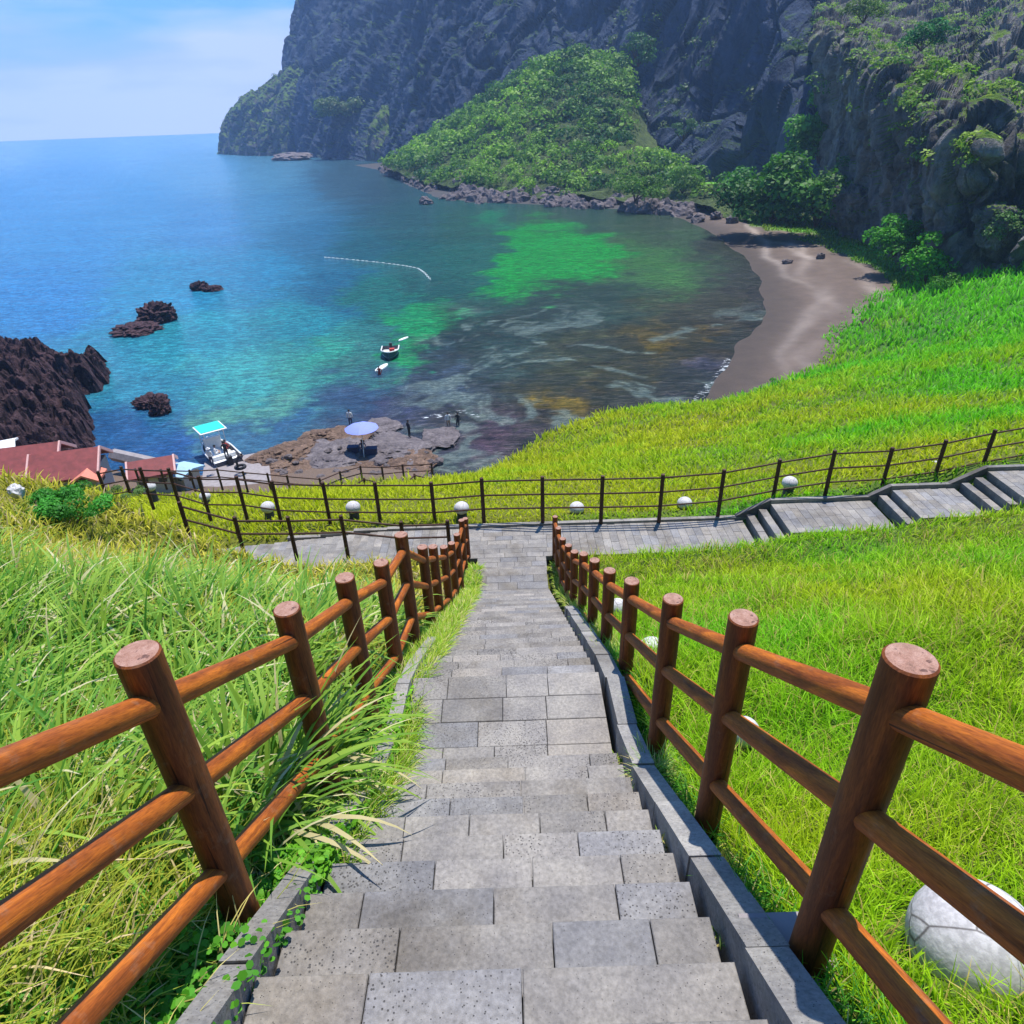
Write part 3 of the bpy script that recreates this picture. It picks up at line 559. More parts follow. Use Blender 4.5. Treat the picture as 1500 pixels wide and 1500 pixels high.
def place_rock(px, py, D, wpx, hpx, material, seed, label, name='rock', group=None, cat='rock', sub=4, amp=.28, depth=1.0, F=None, angular=True, sink=.3):
    b = atF(px, py, F) if F else (onbeach(px, py) if D is None else atD(px, py, D)); dist = (b - EYE) @ FF; W = wpx * dist / FPX; Hh = hpx * dist / FPX
    V, Fc = rockmesh(name, (W, W * depth, Hh), seed, material, 5 if name in ('sea_rock', 'shore_rock', 'crag', 'rock_knoll') else sub, .5 if name == 'sea_rock' else amp, 2.2 if name == 'sea_rock' else 1.8, angular=angular and name != 'sea_rock')
    a = seed * 1.7; V = V + [0, 0, Hh * (.5 - sink)]
    o = mesh(name, V, Fc, material, smooth=False, loc=b); tag(o, label, cat, group); return o
# lava reef at the left
lx, ly = np.meshgrid(np.linspace(-95, -30, 420), np.linspace(50, 104, 360)); lp = pj(np.stack([lx, ly, 0 * lx + 1.0], -1))
lq = lp + np.stack([n2(lx, ly, .16, 81, 3), n2(lx, ly, .16, 82, 3)], -1) * 20
ls = poly_sd(lq, [(-500, 500), (0, 508), (60, 508), (95, 518), (118, 530), (140, 515), (162, 525), (158, 548), (125, 568), (120, 590), (132, 612), (130, 642), (100, 665), (0, 690), (-500, 700)])
zz = np.where(ls < 0, 3.6 * (1 - np.exp(ls / 16)), -ls * .12); L3 = np.stack([lx, ly, lx * 0], -1)
zz = zz + (2.0 * fbm(L3 * .16, 5, 13, .6, True) + .75 * fbm(L3 * .6, 5, 15, .7) + .35 * fbm(L3 * 2.2, 2, 16)) * sst(8, -12, ls) - .7 * sst(-8, 6, ls); zz = zz + (.8 * blocks(L3 * .45, 3) + .4 * blocks(L3 * 1.3, 4)) * sst(2, -6, ls); zz = np.maximum(zz, -1.5)
jx = fbm(L3 * .7, 4, 19) * .9
o = mesh('lava_outcrop', np.stack([lx + jx, ly - jx, zz], -1), gridf(420, 360), M['lava']); tag(o, 'large jagged purple-brown lava outcrop in the sea behind the red roofs', 'rock')
place_rock(231, 470, H, 42, 34, M['lava'], 3, 'upright block of dark lava rock offshore, taller end of the long islet', 'sea_rock', amp=.4, sink=.35)
place_rock(200, 485, H, 52, 13, M['lava'], 5, 'low tapering lava rock trailing left from the upright islet block', 'sea_rock', amp=.4)
place_rock(293, 424, H, 20, 14, M['lava'], 8, 'left of two tiny lava rocks breaking the blue water farthest out', 'sea_rock', amp=.4)
place_rock(312, 425, H, 22, 8, M['lava'], 9, 'flatter right one of the two tiny lava rocks farthest out', 'sea_rock', amp=.4)
place_rock(222, 592, H, 38, 16, M['lava'], 12, 'flat dark lava rock in turquoise water between outcrop and canopy boat', 'sea_rock', amp=.4)
place_rock(235, 605, H, 24, 26, M['lava'], 13, 'small rounded lava rock touching the flat one in turquoise water', 'sea_rock', amp=.4)
# shelf rocks around the parasol
for i, (px, py, wp, hp, mt, sd_, lb) in enumerate([
    (415, 668, 110, 42, 'shelf', 21, 'brown shore rock with pale top beside the boat ramp'),
    (485, 678, 135, 34, 'slabrock', 22, 'broad flat grey rock slab on the shore left of the parasol'),
    (470, 640, 60, 26, 'shelf', 23, 'brown wedge of rock at the water edge left of the parasol'),
    (505, 640, 70, 30, 'shelf', 24, 'tan rock directly behind the parasol on its left'),
    (585, 660, 130, 30, 'slabrock', 25, 'long grey-brown shelf rock under the standing person'),
    (600, 678, 110, 20, 'shelf', 26, 'low brown shelf rock in front of the standing person'),
    (645, 640, 70, 14, 'slabrock', 27, 'half-drowned shelf rock beneath the wading people'),
    (555, 625, 60, 18, 'slabrock', 28, 'low wet rock behind the parasol at the water edge'),
    (445, 700, 120, 26, 'shelf', 29, 'brown rock bank between the ramp and the lower fence'),
    (540, 684, 90, 20, 'shelf', 30, 'pinkish flat rock at the foot of the parasol pole')]):
    place_rock(px, py, H - .15 - .1 * (py > 660), wp, hp * .72, M[mt], sd_, lb, 'shore_rock', amp=.25, depth=1.1, sink=.55, sub=5)
# boulders along the far shore
big = [(674, 276, 22, 24, 'pale rounded boulder standing tallest at the left of the far shore'), (925, 306, 26, 24, 'pale block boulder by the waterline, left one of a neighbouring pair'), (952, 305, 26, 24, 'pale block boulder by the waterline, right one of a neighbouring pair'),
       (862, 280, 22, 16, 'light grey boulder above the waterline at the slope foot'), (1022, 322, 26, 18, 'dark boulder where the boulder shore meets the sand'), (1048, 318, 18, 14, 'dark boulder second along the back of the sand'),
       (1072, 324, 18, 14, 'small dark boulder at the back of the sand below the thicket'), (1202, 376, 15, 12, 'dark rounded boulder lying alone on the upper beach'), (1152, 383, 15, 9, 'small dark boulder on the open sand left of the round one'),
       (810, 285, 30, 18, 'low dark boulder in the middle of the far shore'), (625, 296, 22, 14, 'dark boulder at the water on the left of the far shore')]
for i, (px, py, wp, hp, lb) in enumerate(big): place_rock(px, py + 3, None, wp, hp, M['boulder'], 40 + i, lb, 'boulder', cat='boulder', sub=3, sink=.25)
proto = [rockmesh('boulder', (1, 1, .75), 60 + k, None, 3) for k in range(5)]; pme = []
for Vp, Fp in proto:
    o = mesh('boulder', Vp, Fp, M['boulder']); pme.append(o.data); bpy.data.objects.remove(o)
bd = []
sl_ = [(545, 244), (600, 266), (640, 288), (700, 296), (760, 300), (830, 302), (880, 306), (940, 312), (990, 314), (1015, 318)]
for i in range(150):
    t_ = rng.uniform(0, 1) ** .85 * (len(sl_) - 1.001); k = int(t_); f = t_ - k; x = sl_[k][0] * (1 - f) + sl_[k + 1][0] * f; y = sl_[k][1] * (1 - f) + sl_[k + 1][1] * f
    y -= -3 + rng.uniform(0, 1) * (19 if x > 620 else 8); s_ = rng.uniform(12, 30) * (1 if x > 640 else .7)
    b = onbeach(x, y); dist = (b - EYE) @ FF
    o = bpy.data.objects.new('boulder', pme[i % 5]); link(o); o.location = b; q_ = s_ * dist / FPX; o.scale = (q_, q_ * rng.uniform(.7, 1.2), q_ * rng.uniform(.9, 1.4)); o.rotation_euler = (rng.uniform(-.3, .3), rng.uniform(-.3, .3), rng.uniform(0, 6.28))
    tag(o, 'one of the many unmarked grey-brown boulders heaped along the far shore below the wooded slope', 'boulder', 'boulders heaped along the far shore')
place_rock(1300, 478, None, 60, 14, M['lava'], 91, 'dark driftwood-like rock ledge where the beach meets the lawn', 'rock', amp=.4)
place_rock(1250, 318, 0, 76, 62, M['ridge'], 92, 'bare grey rock knoll above the beach, right of the thicket', 'rock_knoll', F=140, amp=.3, sub=5)
place_rock(1455, 345, 0, 60, 70, M['ridge'], 95, 'lowest layered crag at the right end of the ridge, just above the grass', 'crag', F=92, amp=.3, sub=5)
place_rock(430, 232, H - 1, 60, 12, M['boulder'], 96, 'low pale rock ledge at the water by the far headland', 'rock_ledge', amp=.35)

from mathutils.bvhtree import BVHTree
def hitter(names):
    V_, F_ = [], []
    for o in C.objects:
        if o.type == 'MESH' and o.name.split('.')[0] in names:
            n_ = len(V_); V_ += [tuple(v.co + o.location) for v in o.data.vertices]; F_ += [tuple(i + n_ for i in f.vertices) for f in o.data.polygons]
    T = BVHTree.FromPolygons(V_, F_)
    def hit(px, py, fall):
        h = T.ray_cast(Vector(EYE), Vector(ray(px, py)).normalized()); return np.array(h[0]) if h[0] is not None else fall
    return hit
shore_hit = hitter(('shore_rock', 'hillside'))
for k in range(42):
    px, py = rng.uniform(380, 650), rng.uniform(655, 700); s_ = rng.uniform(5, 16); q = shore_hit(px, py, atD(px, py, H - .5))
    o = bpy.data.objects.new('shore_stone', pme[k % 5]); link(o); o.location = q; dd = (q - EYE) @ FF; v_ = s_ * dd / FPX; o.scale = (v_, v_, v_ * .8); o.rotation_euler = (0, 0, rng.uniform(0, 6))
    tag(o, 'one of the small loose stones strewn over the shore rocks around the parasol', 'stone', 'loose stones on the shore rocks')
# ------------------------------------------------------------------ stairs
mb = MB(); pore = []
def slab(x0, y0, z0, x1, y1, z1, c, pr):
    n0 = mb.n; b = .004
    V = np.array([[x0, y0, z0], [x1, y0, z0], [x1, y1, z0], [x0, y1, z0], [x0, y0, z1 - b], [x1, y0, z1 - b], [x1, y1, z1 - b], [x0, y1, z1 - b], [x0 + b, y0 + b, z1], [x1 - b, y0 + b, z1], [x1 - b, y1 - b, z1], [x0 + b, y1 - b, z1]])
    V[:, 2] += rng.normal(0, .0015); V[8:, 2] += rng.normal(0, .0012, 4)
    mb.add(V, [(0, 3, 2, 1), (8, 9, 10, 11), (0, 1, 5, 4), (1, 2, 6, 5), (2, 3, 7, 6), (3, 0, 4, 7), (4, 5, 9, 8), (5, 6, 10, 9), (6, 7, 11, 10), (7, 4, 8, 11)], 0, c); pore.extend([pr] * 12)
def slabcol():
    k = rng.uniform(); b = rng.uniform(.19, .27)
    base = np.array([1.06, .99, .93]) if k < .62 else (np.array([.98, .96, .99]) if k < .82 else np.array([1.14, 1.04, .94]))
    return base * b * (1.15 if k > .93 else 1)
def row(y0, y1, z1, th, xa=-.865, xb=.80):
    x = xa; first = True
    while x < xb - .01:
        w_ = rng.uniform(.36, .62) if not first else rng.uniform(.2, .6); first = False; e = x + w_
        if xb - e < .2: e = xb
        k = rng.uniform(); slab(x + .0025, y0 + .002, z1 - th, e - .0025, y1 - .002, z1, slabcol(), (1.25 if k < .62 else .25)); x = e
for i, (a, b, d) in enumerate(ST):
    L = b - a; n = max(1, round(L / .3)) if L > .4 else 1
    for k in range(n): row(a + L * k / n + (.0), a + L * (k + 1) / n + (.012 if k == n - 1 else 0), H - d, .21 if k == n - 1 else .12)
# plaza and cross path
for yy in np.arange(13.39, 15.42, .2): row(yy, min(yy + .2, 15.45), H - 9.43, .12, -1.15 if yy > 13.9 else -.85, 1.15 if yy > 13.9 else .85)
for sgn in (1, -1):
    x = 1.15
    while x < (18 if sgn > 0 else 13.5):
        e = x + .2
        for yy in np.arange(14.0 + (rng.uniform(-.3, 0)), 15.4, .42):
            y0 = max(yy, 13.98); y1 = min(yy + .42, 15.42)
            if y1 - y0 < .05: continue
            xm = sgn * (x + .1); zz_ = H - float(pathD(xm)); c = slabcol() * (1.0 if sgn < 0 else 1.05); xa, xb = sorted((sgn * x, sgn * e)); slab(xa + .002, y0 + .002, zz_ - .3, xb - .002, y1 - .002, zz_, c, .4)
        x = e
        for rx in ((6.25, 6.55, 6.85, 9.65, 9.95, 11.7, 12.0, 12.3, 16, 16.3) if sgn > 0 else ()):
            if x < rx + .001 and x + .2 > rx - .001 and abs(x - rx) > .002: x = rx if rx - x < .21 else x; break
V = np.concatenate(mb.v); o = mesh('stone_stairs', V, mb.f, M['slab'], col=np.concatenate(mb.c), attrs={'pore': pore}); o['kind'] = 'structure'
# kerbs: right follows the flight as a sloping stone string, left likewise, back kerb of the cross path
def kerb(name, xa, xb, F0, F1, lift, label, col=(.27, .26, .25), seg=.62):
    mb = MB(); f = F0
    while f < F1:
        e = min(f + seg, F1); c = np.array(col) * rng.uniform(.8, 1.2); za, zb = H - kd(f) + lift, H - kd(e) + lift; g = .003
        jx = rng.normal(0, .005); V = [[xa + jx, f + g, za - .5], [xb + jx, f + g, za - .5], [xb + jx, e - g, zb - .5], [xa + jx, e - g, zb - .5], [xa + jx, f + g, za], [xb + jx, f + g, za], [xb + jx, e - g, zb], [xa + jx, e - g, zb]]
        V = np.array(V); V[4:, 2] += rng.normal(0, .004); mb.add(V, [(0, 3, 2, 1), (4, 5, 6, 7), (0, 1, 5, 4), (1, 2, 6, 5), (2, 3, 7, 6), (3, 0, 4, 7)], 0, c); f = e
    V = np.concatenate(mb.v); o = mesh(name, V, mb.f, M['slab'], col=np.concatenate(mb.c), attrs={'pore': [.5] * len(V)}); tag(o, label, 'kerb'); return o
KX, KY = np.array([(-1.0, 0.9), (.98, 2.33), (3.48, 4.12), (4.53, 4.28), (12.12, 8.9), (13.4, 9.33)]).T
def kd(f): return float(np.interp(f, KX, KY))
kerb('stair_kerb', .835, .985, -.6, 8.4, .03, 'grey stone kerb sloping down along the right side of the stairs')
kerb('stair_kerb', -.985, -.875, -.6, 6.2, .03, 'grey stone kerb along the left side of the stairs, half under grass')
mb = MB()
for x in np.arange(-6, 6.0, .9): mb.box((x + .003, 15.44, H - 9.9), (x + .897, 15.56, H - float(pathD(x + .45)) + .06), c=np.array([.26, .24, .22]) * rng.uniform(.8, 1.2))
for xa, xb, dd in ((6.85, 9.75, 8.98), (9.95, 11.8, 8.68), (12.3, 16, 8.23)):
    for x in np.arange(xa, xb - .2, .7): mb.box((x + .003, 15.44, H - dd - .4), (min(x + .697, xb), 15.56, H - dd + .10), c=np.array([.22, .21, .20]) * rng.uniform(.8, 1.2))
for xa, da, xb, db in ((6.0, 9.43, 6.85, 8.98), (9.4, 8.98, 9.95, 8.68), (11.45, 8.68, 12.3, 8.23)):
    V = np.array([[xa, 15.45, H - da - .3], [xb, 15.45, H - db - .3], [xb, 15.57, H - db - .3], [xa, 15.57, H - da - .3], [xa, 15.45, H - da + .1], [xb, 15.45, H - db + .1], [xb, 15.57, H - db + .1], [xa, 15.57, H - da + .1]])
    mb.add(V, [(0, 3, 2, 1), (4, 5, 6, 7), (0, 1, 5, 4), (1, 2, 6, 5), (2, 3, 7, 6), (3, 0, 4, 7)], 0, (.14, .13, .13))
V = np.concatenate(mb.v); o = mesh('path_kerb', V, mb.f, M['slab'], col=np.concatenate(mb.c), attrs={'pore': [.3] * len(V)}); tag(o, 'dark stone kerb along the far side of the cross path', 'kerb')

# ------------------------------------------------------------------ fences
def cyl_part(name, p, q, r, mats, parent, n=20, bev=.006, wob=.012, capm=1):
    """a log modelled along its own Z so the grain runs with it"""
    p = Vector(p); q = Vector(q); L = (q - p).length; mb = MB(); mb.tube((0, 0, 0), (0, 0, L), r, r * .985, n, 0, capm, segs=6, wob=wob, bev=bev)
    V = np.concatenate(mb.v); V = V + 0; me_o = mesh(name, V, mb.f, mats, parent, mi=mb.m); auto_smooth(me_o, 35)
    me_o.matrix_local = Matrix.Translation(p) @ (q - p).to_track_quat('Z', 'Y').to_matrix().to_4x4() @ Matrix.Rotation(rng.uniform(0, 6), 4, 'Z'); return me_o
def fence(name, posts, label, pr, rr, hs, mats, wire=None):
    """posts: list of (x, y, ztop, zbase); rails between neighbours at heights hs below the top"""
    b = posts[0]; root = empty(name, (b[0], b[1], b[3])); tag(root, label, 'fence'); O = np.array([b[0], b[1], b[3]])
    for i, (x, y, zt, zb) in enumerate(posts):
        cyl_part('post', np.array([x, y, zb - .25]) - O, np.array([x, y, zt]) - O, pr, w_p if pr > .055 and mats is w_ else mats, root, 22 if pr > .05 else 10)
        if i:
            a = posts[i - 1]
            for h in hs: cyl_part('rail', np.array([a[0], a[1], a[2] - h]) - O, np.array([x, y, zt - h]) - O, rr, mats, root, 18 if rr > .03 else 8, capm=0)
    return root
M['postwood'] = wood('stained_post_wood', (.15, .042, .012), (.34, .10, .018)); w_ = [M['wood'], M['cut']]; w_p = [M['postwood'], M['cut']]
RF = [(.20, None), (1.28, 1.21), (2.32, 1.92), (3.42, 2.66), (4.70, 3.45), (5.85, 4.15), (7.0, 4.80), (8.15, 5.47), (9.40, 6.26), (10.5, 6.85), (11.75, 7.50), (12.95, 7.98), (14.0, 8.30)]
pr_ = []
for F, dt in RF:
    if dt is None: dt = .50
    pr_.append((1.075, F, H - dt, H - dt - 1.33))
fence('stair_fence', pr_, 'brown log fence with three rails along the right side of the stairs', .067, .043, (.19, .60, 1.08), w_)
LF = [(.45, .62), (1.60, 1.385), (2.75, 2.12), (3.80, 2.68), (4.90, 3.31), (5.95, 3.68), (7.22, 4.66), (8.15, 5.26), (9.4, 6.08), (10.6, 6.78), (11.7, 7.28), (13.0, 7.72), (14.05, 8.3)]
pl_ = [(-1.085, F, H - dt, H - dt - 1.3) for F, dt in LF]
fence('stair_fence', pl_, 'orange-brown log fence along the left side of the stairs, tangled in tall grass', .069, .043, (.21, .62, 1.09), w_)
dk = [M['darkwood'], M['darkwood']]
FP = [(150, 690, 710, 10.4), (187, 683, 712, 10.3), (222, 684, 736, 10.1), (264, 685, 742, 9.95), (306, 697, 752, 9.8), (361, 697, 756, 9.7), (411, 704, 761, 9.6), (483, 706, 762, 9.5), (557, 706, 763, 9.43), (637, 706, 763, 9.43), (709, 700, 765, 9.43), (795, 698, 768, 9.43), (880, 697, 767, 9.43), (965, 695, 765, 9.43), (1051, 688, 759, 9.43), (1130, 673, 742, 9.3), (1208, 660, 727, 8.98), (1291, 656, 716, 8.92), (1368, 645, 702, 8.75), (1439, 630, 684, 8.45), (1512, 617, 670, 8.25), (1590, 603, 655, 8.1)]
ps = []
for x, a, b, d in FP:
    q1 = atD(x, b, d); q2 = atF(x, a, q1[1]); ps.append((q1[0], q1[1], q2[2], q1[2]))
fence('path_fence', ps, 'long dark brown three-rail fence along the far side of the cross path', .052, .024, (.10, .52, .93), dk)
ps = []
for x, a, b, F in ((262, 735, 760, 13.9), (343, 757, 790, 14.0), (421, 757, 795, 14.0), (499, 755, 800, 14.05), (587, 764, 812, 14.1), (655, 762, 820, 14.1)):
    q1 = atF(x, a, F); ps.append((q1[0], F, q1[2], q1[2] - 1.0))
fence('path_fence', ps, 'low brown two-rail fence on the near side of the left path, sunk in grass', .05, .026, (.12, .48), dk)
def lowfence(pts, label):
    ps = []
    for x, a, b, d in pts:
        q1 = atD(x, b, d); q2 = atF(x, a, q1[1]); ps.append((q1[0], q1[1], q2[2], q1[2]))
    fence('shore_fence', ps, label, .07, .04, (.1, .6), dk)
lowfence([(205, 686, 708, 19.6), (243, 687, 712, 19.8), (285, 688, 715, 20), (325, 686, 713, 20.2), (362, 690, 716, 20.5), (397, 693, 718, 20.7), (425, 696, 719, 21), (472, 700, 722, 21.2)], 'thin dark fence running behind the path fence above the boat ramp')
lowfence([(472, 702, 722, 21.2), (501, 690, 710, 21.5), (531, 682, 704, 21.8), (562, 683, 704, 21.8), (592, 680, 702, 21.8), (634, 678, 700, 21.8)], 'thin dark fence rising right beside the pinkish rocks below the parasol')
lowfence([(505, 718, 742, 18.5), (537, 700, 726, 19.2), (592, 712, 736, 18.6), (610, 694, 722, 19.6), (637, 700, 722, 19.2)], 'zigzag dark fence of the lower steps, between path fence and shore rocks')
mb = MB(); mb.box((-.15, -.12, -.2), (.15, .14, .06), jit=.008)
o = mb.build('post_footing', M['concrete'], loc=(1.03, 1.30, landz(1.03, 1.30) + .0)); tag(o, 'weathered stone block at the foot of the nearest right-hand fence post', 'block')

# ------------------------------------------------------------------ garden lights (pale stone globes)
def garden_light(px, py, F, r, label, ped=.12, group=None, flat=1.0):
    for F_ in (np.arange(F, F + 6, .04) if group else [F]):
        b = atF(px, py, F_); g = b[2] - r * .7 - ped
        if g < float(landz(b[0], b[1])): break
    root = empty('garden_light', (b[0], b[1], g)); tag(root, label, 'garden light', group)
    import bmesh
    bm = bmesh.new(); bmesh.ops.create_uvsphere(bm, u_segments=40, v_segments=24, radius=r); me = bpy.data.meshes.new('globe'); bm.to_mesh(me); bm.free()
    for v_ in me.vertices: v_.co.z *= flat; v_.co.z = max(v_.co.z, -r * .75)
    me.materials.append(M['stonelamp']); me.polygons.foreach_set('use_smooth', np.ones(len(me.polygons), bool))
    o = bpy.data.objects.new('globe', me); link(o, root); o.location = (0, 0, ped + r * .7); o.rotation_euler = (0, 0, px)
    mb = MB(); mb.tube((0, 0, -.25), (0, 0, ped + r * .05), r * .72, r * .66, 24, bev=.008); o = mb.build('pedestal', M['darkstone'], root); auto_smooth(o)
garden_light(1428, 1384, 1.28, .215, 'big pale stone ball nearest the camera, beyond the right fence with seams across it', .02)
garden_light(1090, 1072, 3.35, .11, 'pale stone ball half hidden by the second right-hand fence post', .02)
garden_light(955, 955, 5.35, .16, 'pale stone ball between the third and fourth near posts of the right fence', .02)
garden_light(905, 890, 7.9, .14, 'small pale stone ball behind the right fence where its posts crowd together', .02)
ga = 'globe lights along the far side of the cross path'
for px, py, F, lb, pd in ((220, 713, 16.6, 'globe light far left, beside the second dark fence post', .2), (300, 727, 16.3, 'half-hidden globe light between fence posts on the left, low in the grass', .05), (392, 743, 16.1, 'globe light left of centre with a dark pedestal, between the two paler fence posts', .28),
    (517, 743, 16.0, 'globe light on a dark pedestal, second to the left from the end of the stairs', .26), (676, 744, 15.9, 'globe light right above the lower end of the left stair fence', .2), (845, 744, 16.0, 'half-sunk globe light straight beyond the lower end of the right stair fence', .02),
    (1003, 737, 16.1, 'half-sunk globe light between two fence posts left of the cross path steps', .02), (1157, 707, 16.3, 'globe light on a tall dark pedestal beside the first cross path steps', .42), (1371, 684, 17.2, 'globe light at the far right just beyond the upper steps', .15)):
    garden_light(px, py, F, .205, lb, pd, ga, .85)
mb = MB(); mb.tube((0, 0, -.2), (0, 0, .32), .12, .12, 16); mb.box((-.2, -.15, .32), (.2, .15, .37)); b = atF(1246, 718, 16.6)
o = mb.build('lamp_pedestal', M['darkstone'], loc=(b[0], b[1], b[2] - .25)); tag(o, 'dark capped pedestal without a globe, above the second flight of cross path steps', 'pedestal')
b = atF(25, 722, 11.5); Vr, Fr = rockmesh('stone', (.35, .3, .3), 5, None, 3); o = mesh('stone', Vr, Fr, M['stonelamp'], loc=b); tag(o, 'pale stone poking out of the tall grass at the left edge', 'stone')
HAZE = .00028
# ------------------------------------------------------------------ grass
def blades(name, P0, L, W, az, tilt, curl, col, seg, tipcol=None, material='blade', kind='stuff', label=None, cat='grass', parent=None):
    n = len(P0); L = np.asarray(L, float); dirx = np.stack([np.cos(az), np.sin(az), 0 * az], 1); side = np.stack([-np.sin(az), np.cos(az), 0 * az], 1)
    pos = P0.copy(); V = []; Cc = []
    for k in range(seg + 1):
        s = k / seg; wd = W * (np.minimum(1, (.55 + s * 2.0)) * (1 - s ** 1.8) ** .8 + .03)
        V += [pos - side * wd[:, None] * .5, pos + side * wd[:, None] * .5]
        cc_ = col * (.60 + .5 * min(1, s * 1.6)) if tipcol is None else (col * (1 - s ** 1.5) + tipcol * s ** 1.5) * (.60 + .45 * min(1, s * 1.6)); Cc += [cc_, cc_]  # roots painted darker, standing for the shade low between blades
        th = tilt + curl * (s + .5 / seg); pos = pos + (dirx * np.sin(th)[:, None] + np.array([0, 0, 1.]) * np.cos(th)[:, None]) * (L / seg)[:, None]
    V = np.stack(V, 1).reshape(-1, 3); Cc = np.stack(Cc, 1).reshape(-1, 3); b = (np.arange(n) * (2 * seg + 2))[:, None]
    Fq = np.concatenate([b + np.array([2 * k, 2 * k + 1, 2 * k + 3, 2 * k + 2]) for k in range(seg)], 0)
    o = mesh(name, V, Fq, M[material], parent, Cc, smooth=True)
    if label: tag(o, label, cat, None, kind)
    return o
def field(x0, x1, y0, y1, dens0, ref=3.0, cap=400000, test=None):
    """random foot points, thinning with distance from the stairs' head"""
    A = (x1 - x0) * (y1 - y0); n = int(min(A * dens0, 3e6)); X = rng.uniform(x0, x1, n); Y = rng.uniform(y0, y1, n)
    Dd = landD(X, Y); d = np.sqrt(X ** 2 + Y ** 2 + Dd ** 2); k = rng.uniform(size=n) < np.minimum(1, (ref / d) ** 2)
    X, Y, d, Dd = X[k], Y[k], d[k], Dd[k]; p = pj(np.stack([X, Y, H - Dd], -1)); fw = (np.stack([X, Y, H - Dd], -1) - EYE) @ FF
    k = (fw > .2) & (p[:, 0] > -260) & (p[:, 0] < 1760) & (p[:, 1] < 1850) 
    if test is not None: k &= test(X, Y)
    return X[k], Y[k], d[k], H - Dd[k]
U = rng.uniform
# --- right lawn, near
def off_path(X, Y): return ~((Y > 13.92) & (Y < 15.6)) & ~((np.abs(X) < 1.3) & (Y > 13.3) & (Y < 15.6))
bq = atF(1428, 1384, 1.28)
X, Y, d, z = field(1.12, 16, -.6, 13.98, 9000, 2.6, test=lambda X, Y: off_path(X, Y) & (np.hypot(X - bq[0], Y - bq[1]) > .27))
n = len(X); cl = n2(X, Y, 2.2, 33, 2); L = (.13 + .09 * U(size=n)) * (1 + .7 * cl) * np.clip(d / 4, 1, 1.5); gcx = grass_col(X, Y)
dry = (U(size=n) < .10 + .12 * (n2(X, Y, 1.1, 44, 2) > .25))[:, None]; gcx = np.where(dry, np.array([.42, .36, .10]), gcx) * U(.6, 1.35, (n, 1))
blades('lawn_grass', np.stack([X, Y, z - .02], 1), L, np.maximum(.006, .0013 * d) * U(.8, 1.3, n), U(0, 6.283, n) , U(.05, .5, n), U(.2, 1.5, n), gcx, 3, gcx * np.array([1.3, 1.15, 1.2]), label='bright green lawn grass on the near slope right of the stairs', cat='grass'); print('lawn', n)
# --- lawn beyond the path fence
X, Y, d, z = field(-30, 120, 15.6, 125, 320, 16, test=lambda X, Y: (landD(X, Y) < np.where(X < -2, 21.6, 23.9)) & ~((Y > 100) & (X < 60)))
n = len(X); L = (.0095 * d + .06) * U(.6, 1.3, n) * (1 + .8 * n2(X, Y, .45, 19, 3)); gcx = grass_col(X, Y) * U(.7, 1.3, (n, 1))
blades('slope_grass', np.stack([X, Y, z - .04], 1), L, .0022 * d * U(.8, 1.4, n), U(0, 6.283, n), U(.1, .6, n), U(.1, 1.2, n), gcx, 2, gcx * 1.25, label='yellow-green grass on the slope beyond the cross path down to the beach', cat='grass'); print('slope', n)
# --- left bank: feathery yellow-green grass
X, Y, d, z = field(-17, -1.2, -.6, 13.9, 4300, 3.0, test=off_path)
n = len(X); q_ = n2(X, Y, .45, 55, 3); g1 = 0; g2 = np.array([.46, .44, .045]); g3 = np.array([.11, .28, .025]); f = np.clip(.45 + .9 * q_ + rng.normal(0, .2, n) + sst(3, 8, Y) * .6, 0, 1)[:, None]
gcx = g3 * (1 - f) + g2 * f; dry = (U(size=n) < .16)[:, None]; gcx = np.where(dry, np.array([.50, .42, .20]), gcx) * U(.6, 1.3, (n, 1))
L = (.26 + .26 * U(size=n)) * (1 + .5 * n2(X, Y, .8, 56)) * sst(1.05, 2.0, -X) ** .5 * np.clip(1.2 - sst(5, 11, Y) * .5, 0, 2)
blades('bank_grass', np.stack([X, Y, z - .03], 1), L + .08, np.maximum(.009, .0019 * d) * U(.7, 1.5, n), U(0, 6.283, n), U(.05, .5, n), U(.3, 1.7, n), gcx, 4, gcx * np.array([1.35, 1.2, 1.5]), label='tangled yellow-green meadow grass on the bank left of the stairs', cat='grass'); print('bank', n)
# --- left bank: tall broad-bladed clumps
cx_ = []; 
for i in range(400):
    x = -1.35 - 7 * U() ** 1.3; y = .4 + 6.8 * U() ** 1.3
    if n2(np.array([x]), np.array([y]), .35, 66)[0] < -.12: continue
    if x > -1.7 and y < 2.2: continue
    cx_.append((x, y))
for y in (2.0, 2.2, 2.4, 2.6, 2.8, 2.95, 3.1, 3.25, 3.45, 3.7): cx_.append((-1.25 - .12 * U(), y))
for y in (1.0, 1.4, 1.9, 2.4, 3.5, 4.2, .7): cx_.append((-2.0, y)); cx_.append((-2.9, y + .2))
cx_ = np.array(cx_); per = 46; ce = np.repeat(cx_, per, 0); n = len(ce); X = ce[:, 0] + rng.normal(0, .09, n); Y = ce[:, 1] + rng.normal(0, .09, n); z = landz(X, Y)
az = U(0, 6.283, n); X = np.minimum(X, -1.15); X = X + 0; d = np.sqrt(X ** 2 + Y ** 2 + 4)
hs = np.repeat(U(.75, 1.15, len(cx_)) * np.where((cx_[:, 0] > -1.6), .85, 1.0), per); L = U(.5, 1.0, n) * hs; f = U(size=n)[:, None]
gcx = np.array([.055, .20, .022]) * (1 - f) + np.array([.29, .42, .06]) * f; dry = (U(size=n) < .10)[:, None]; gcx = np.where(dry, np.array([.55, .50, .30]), gcx)
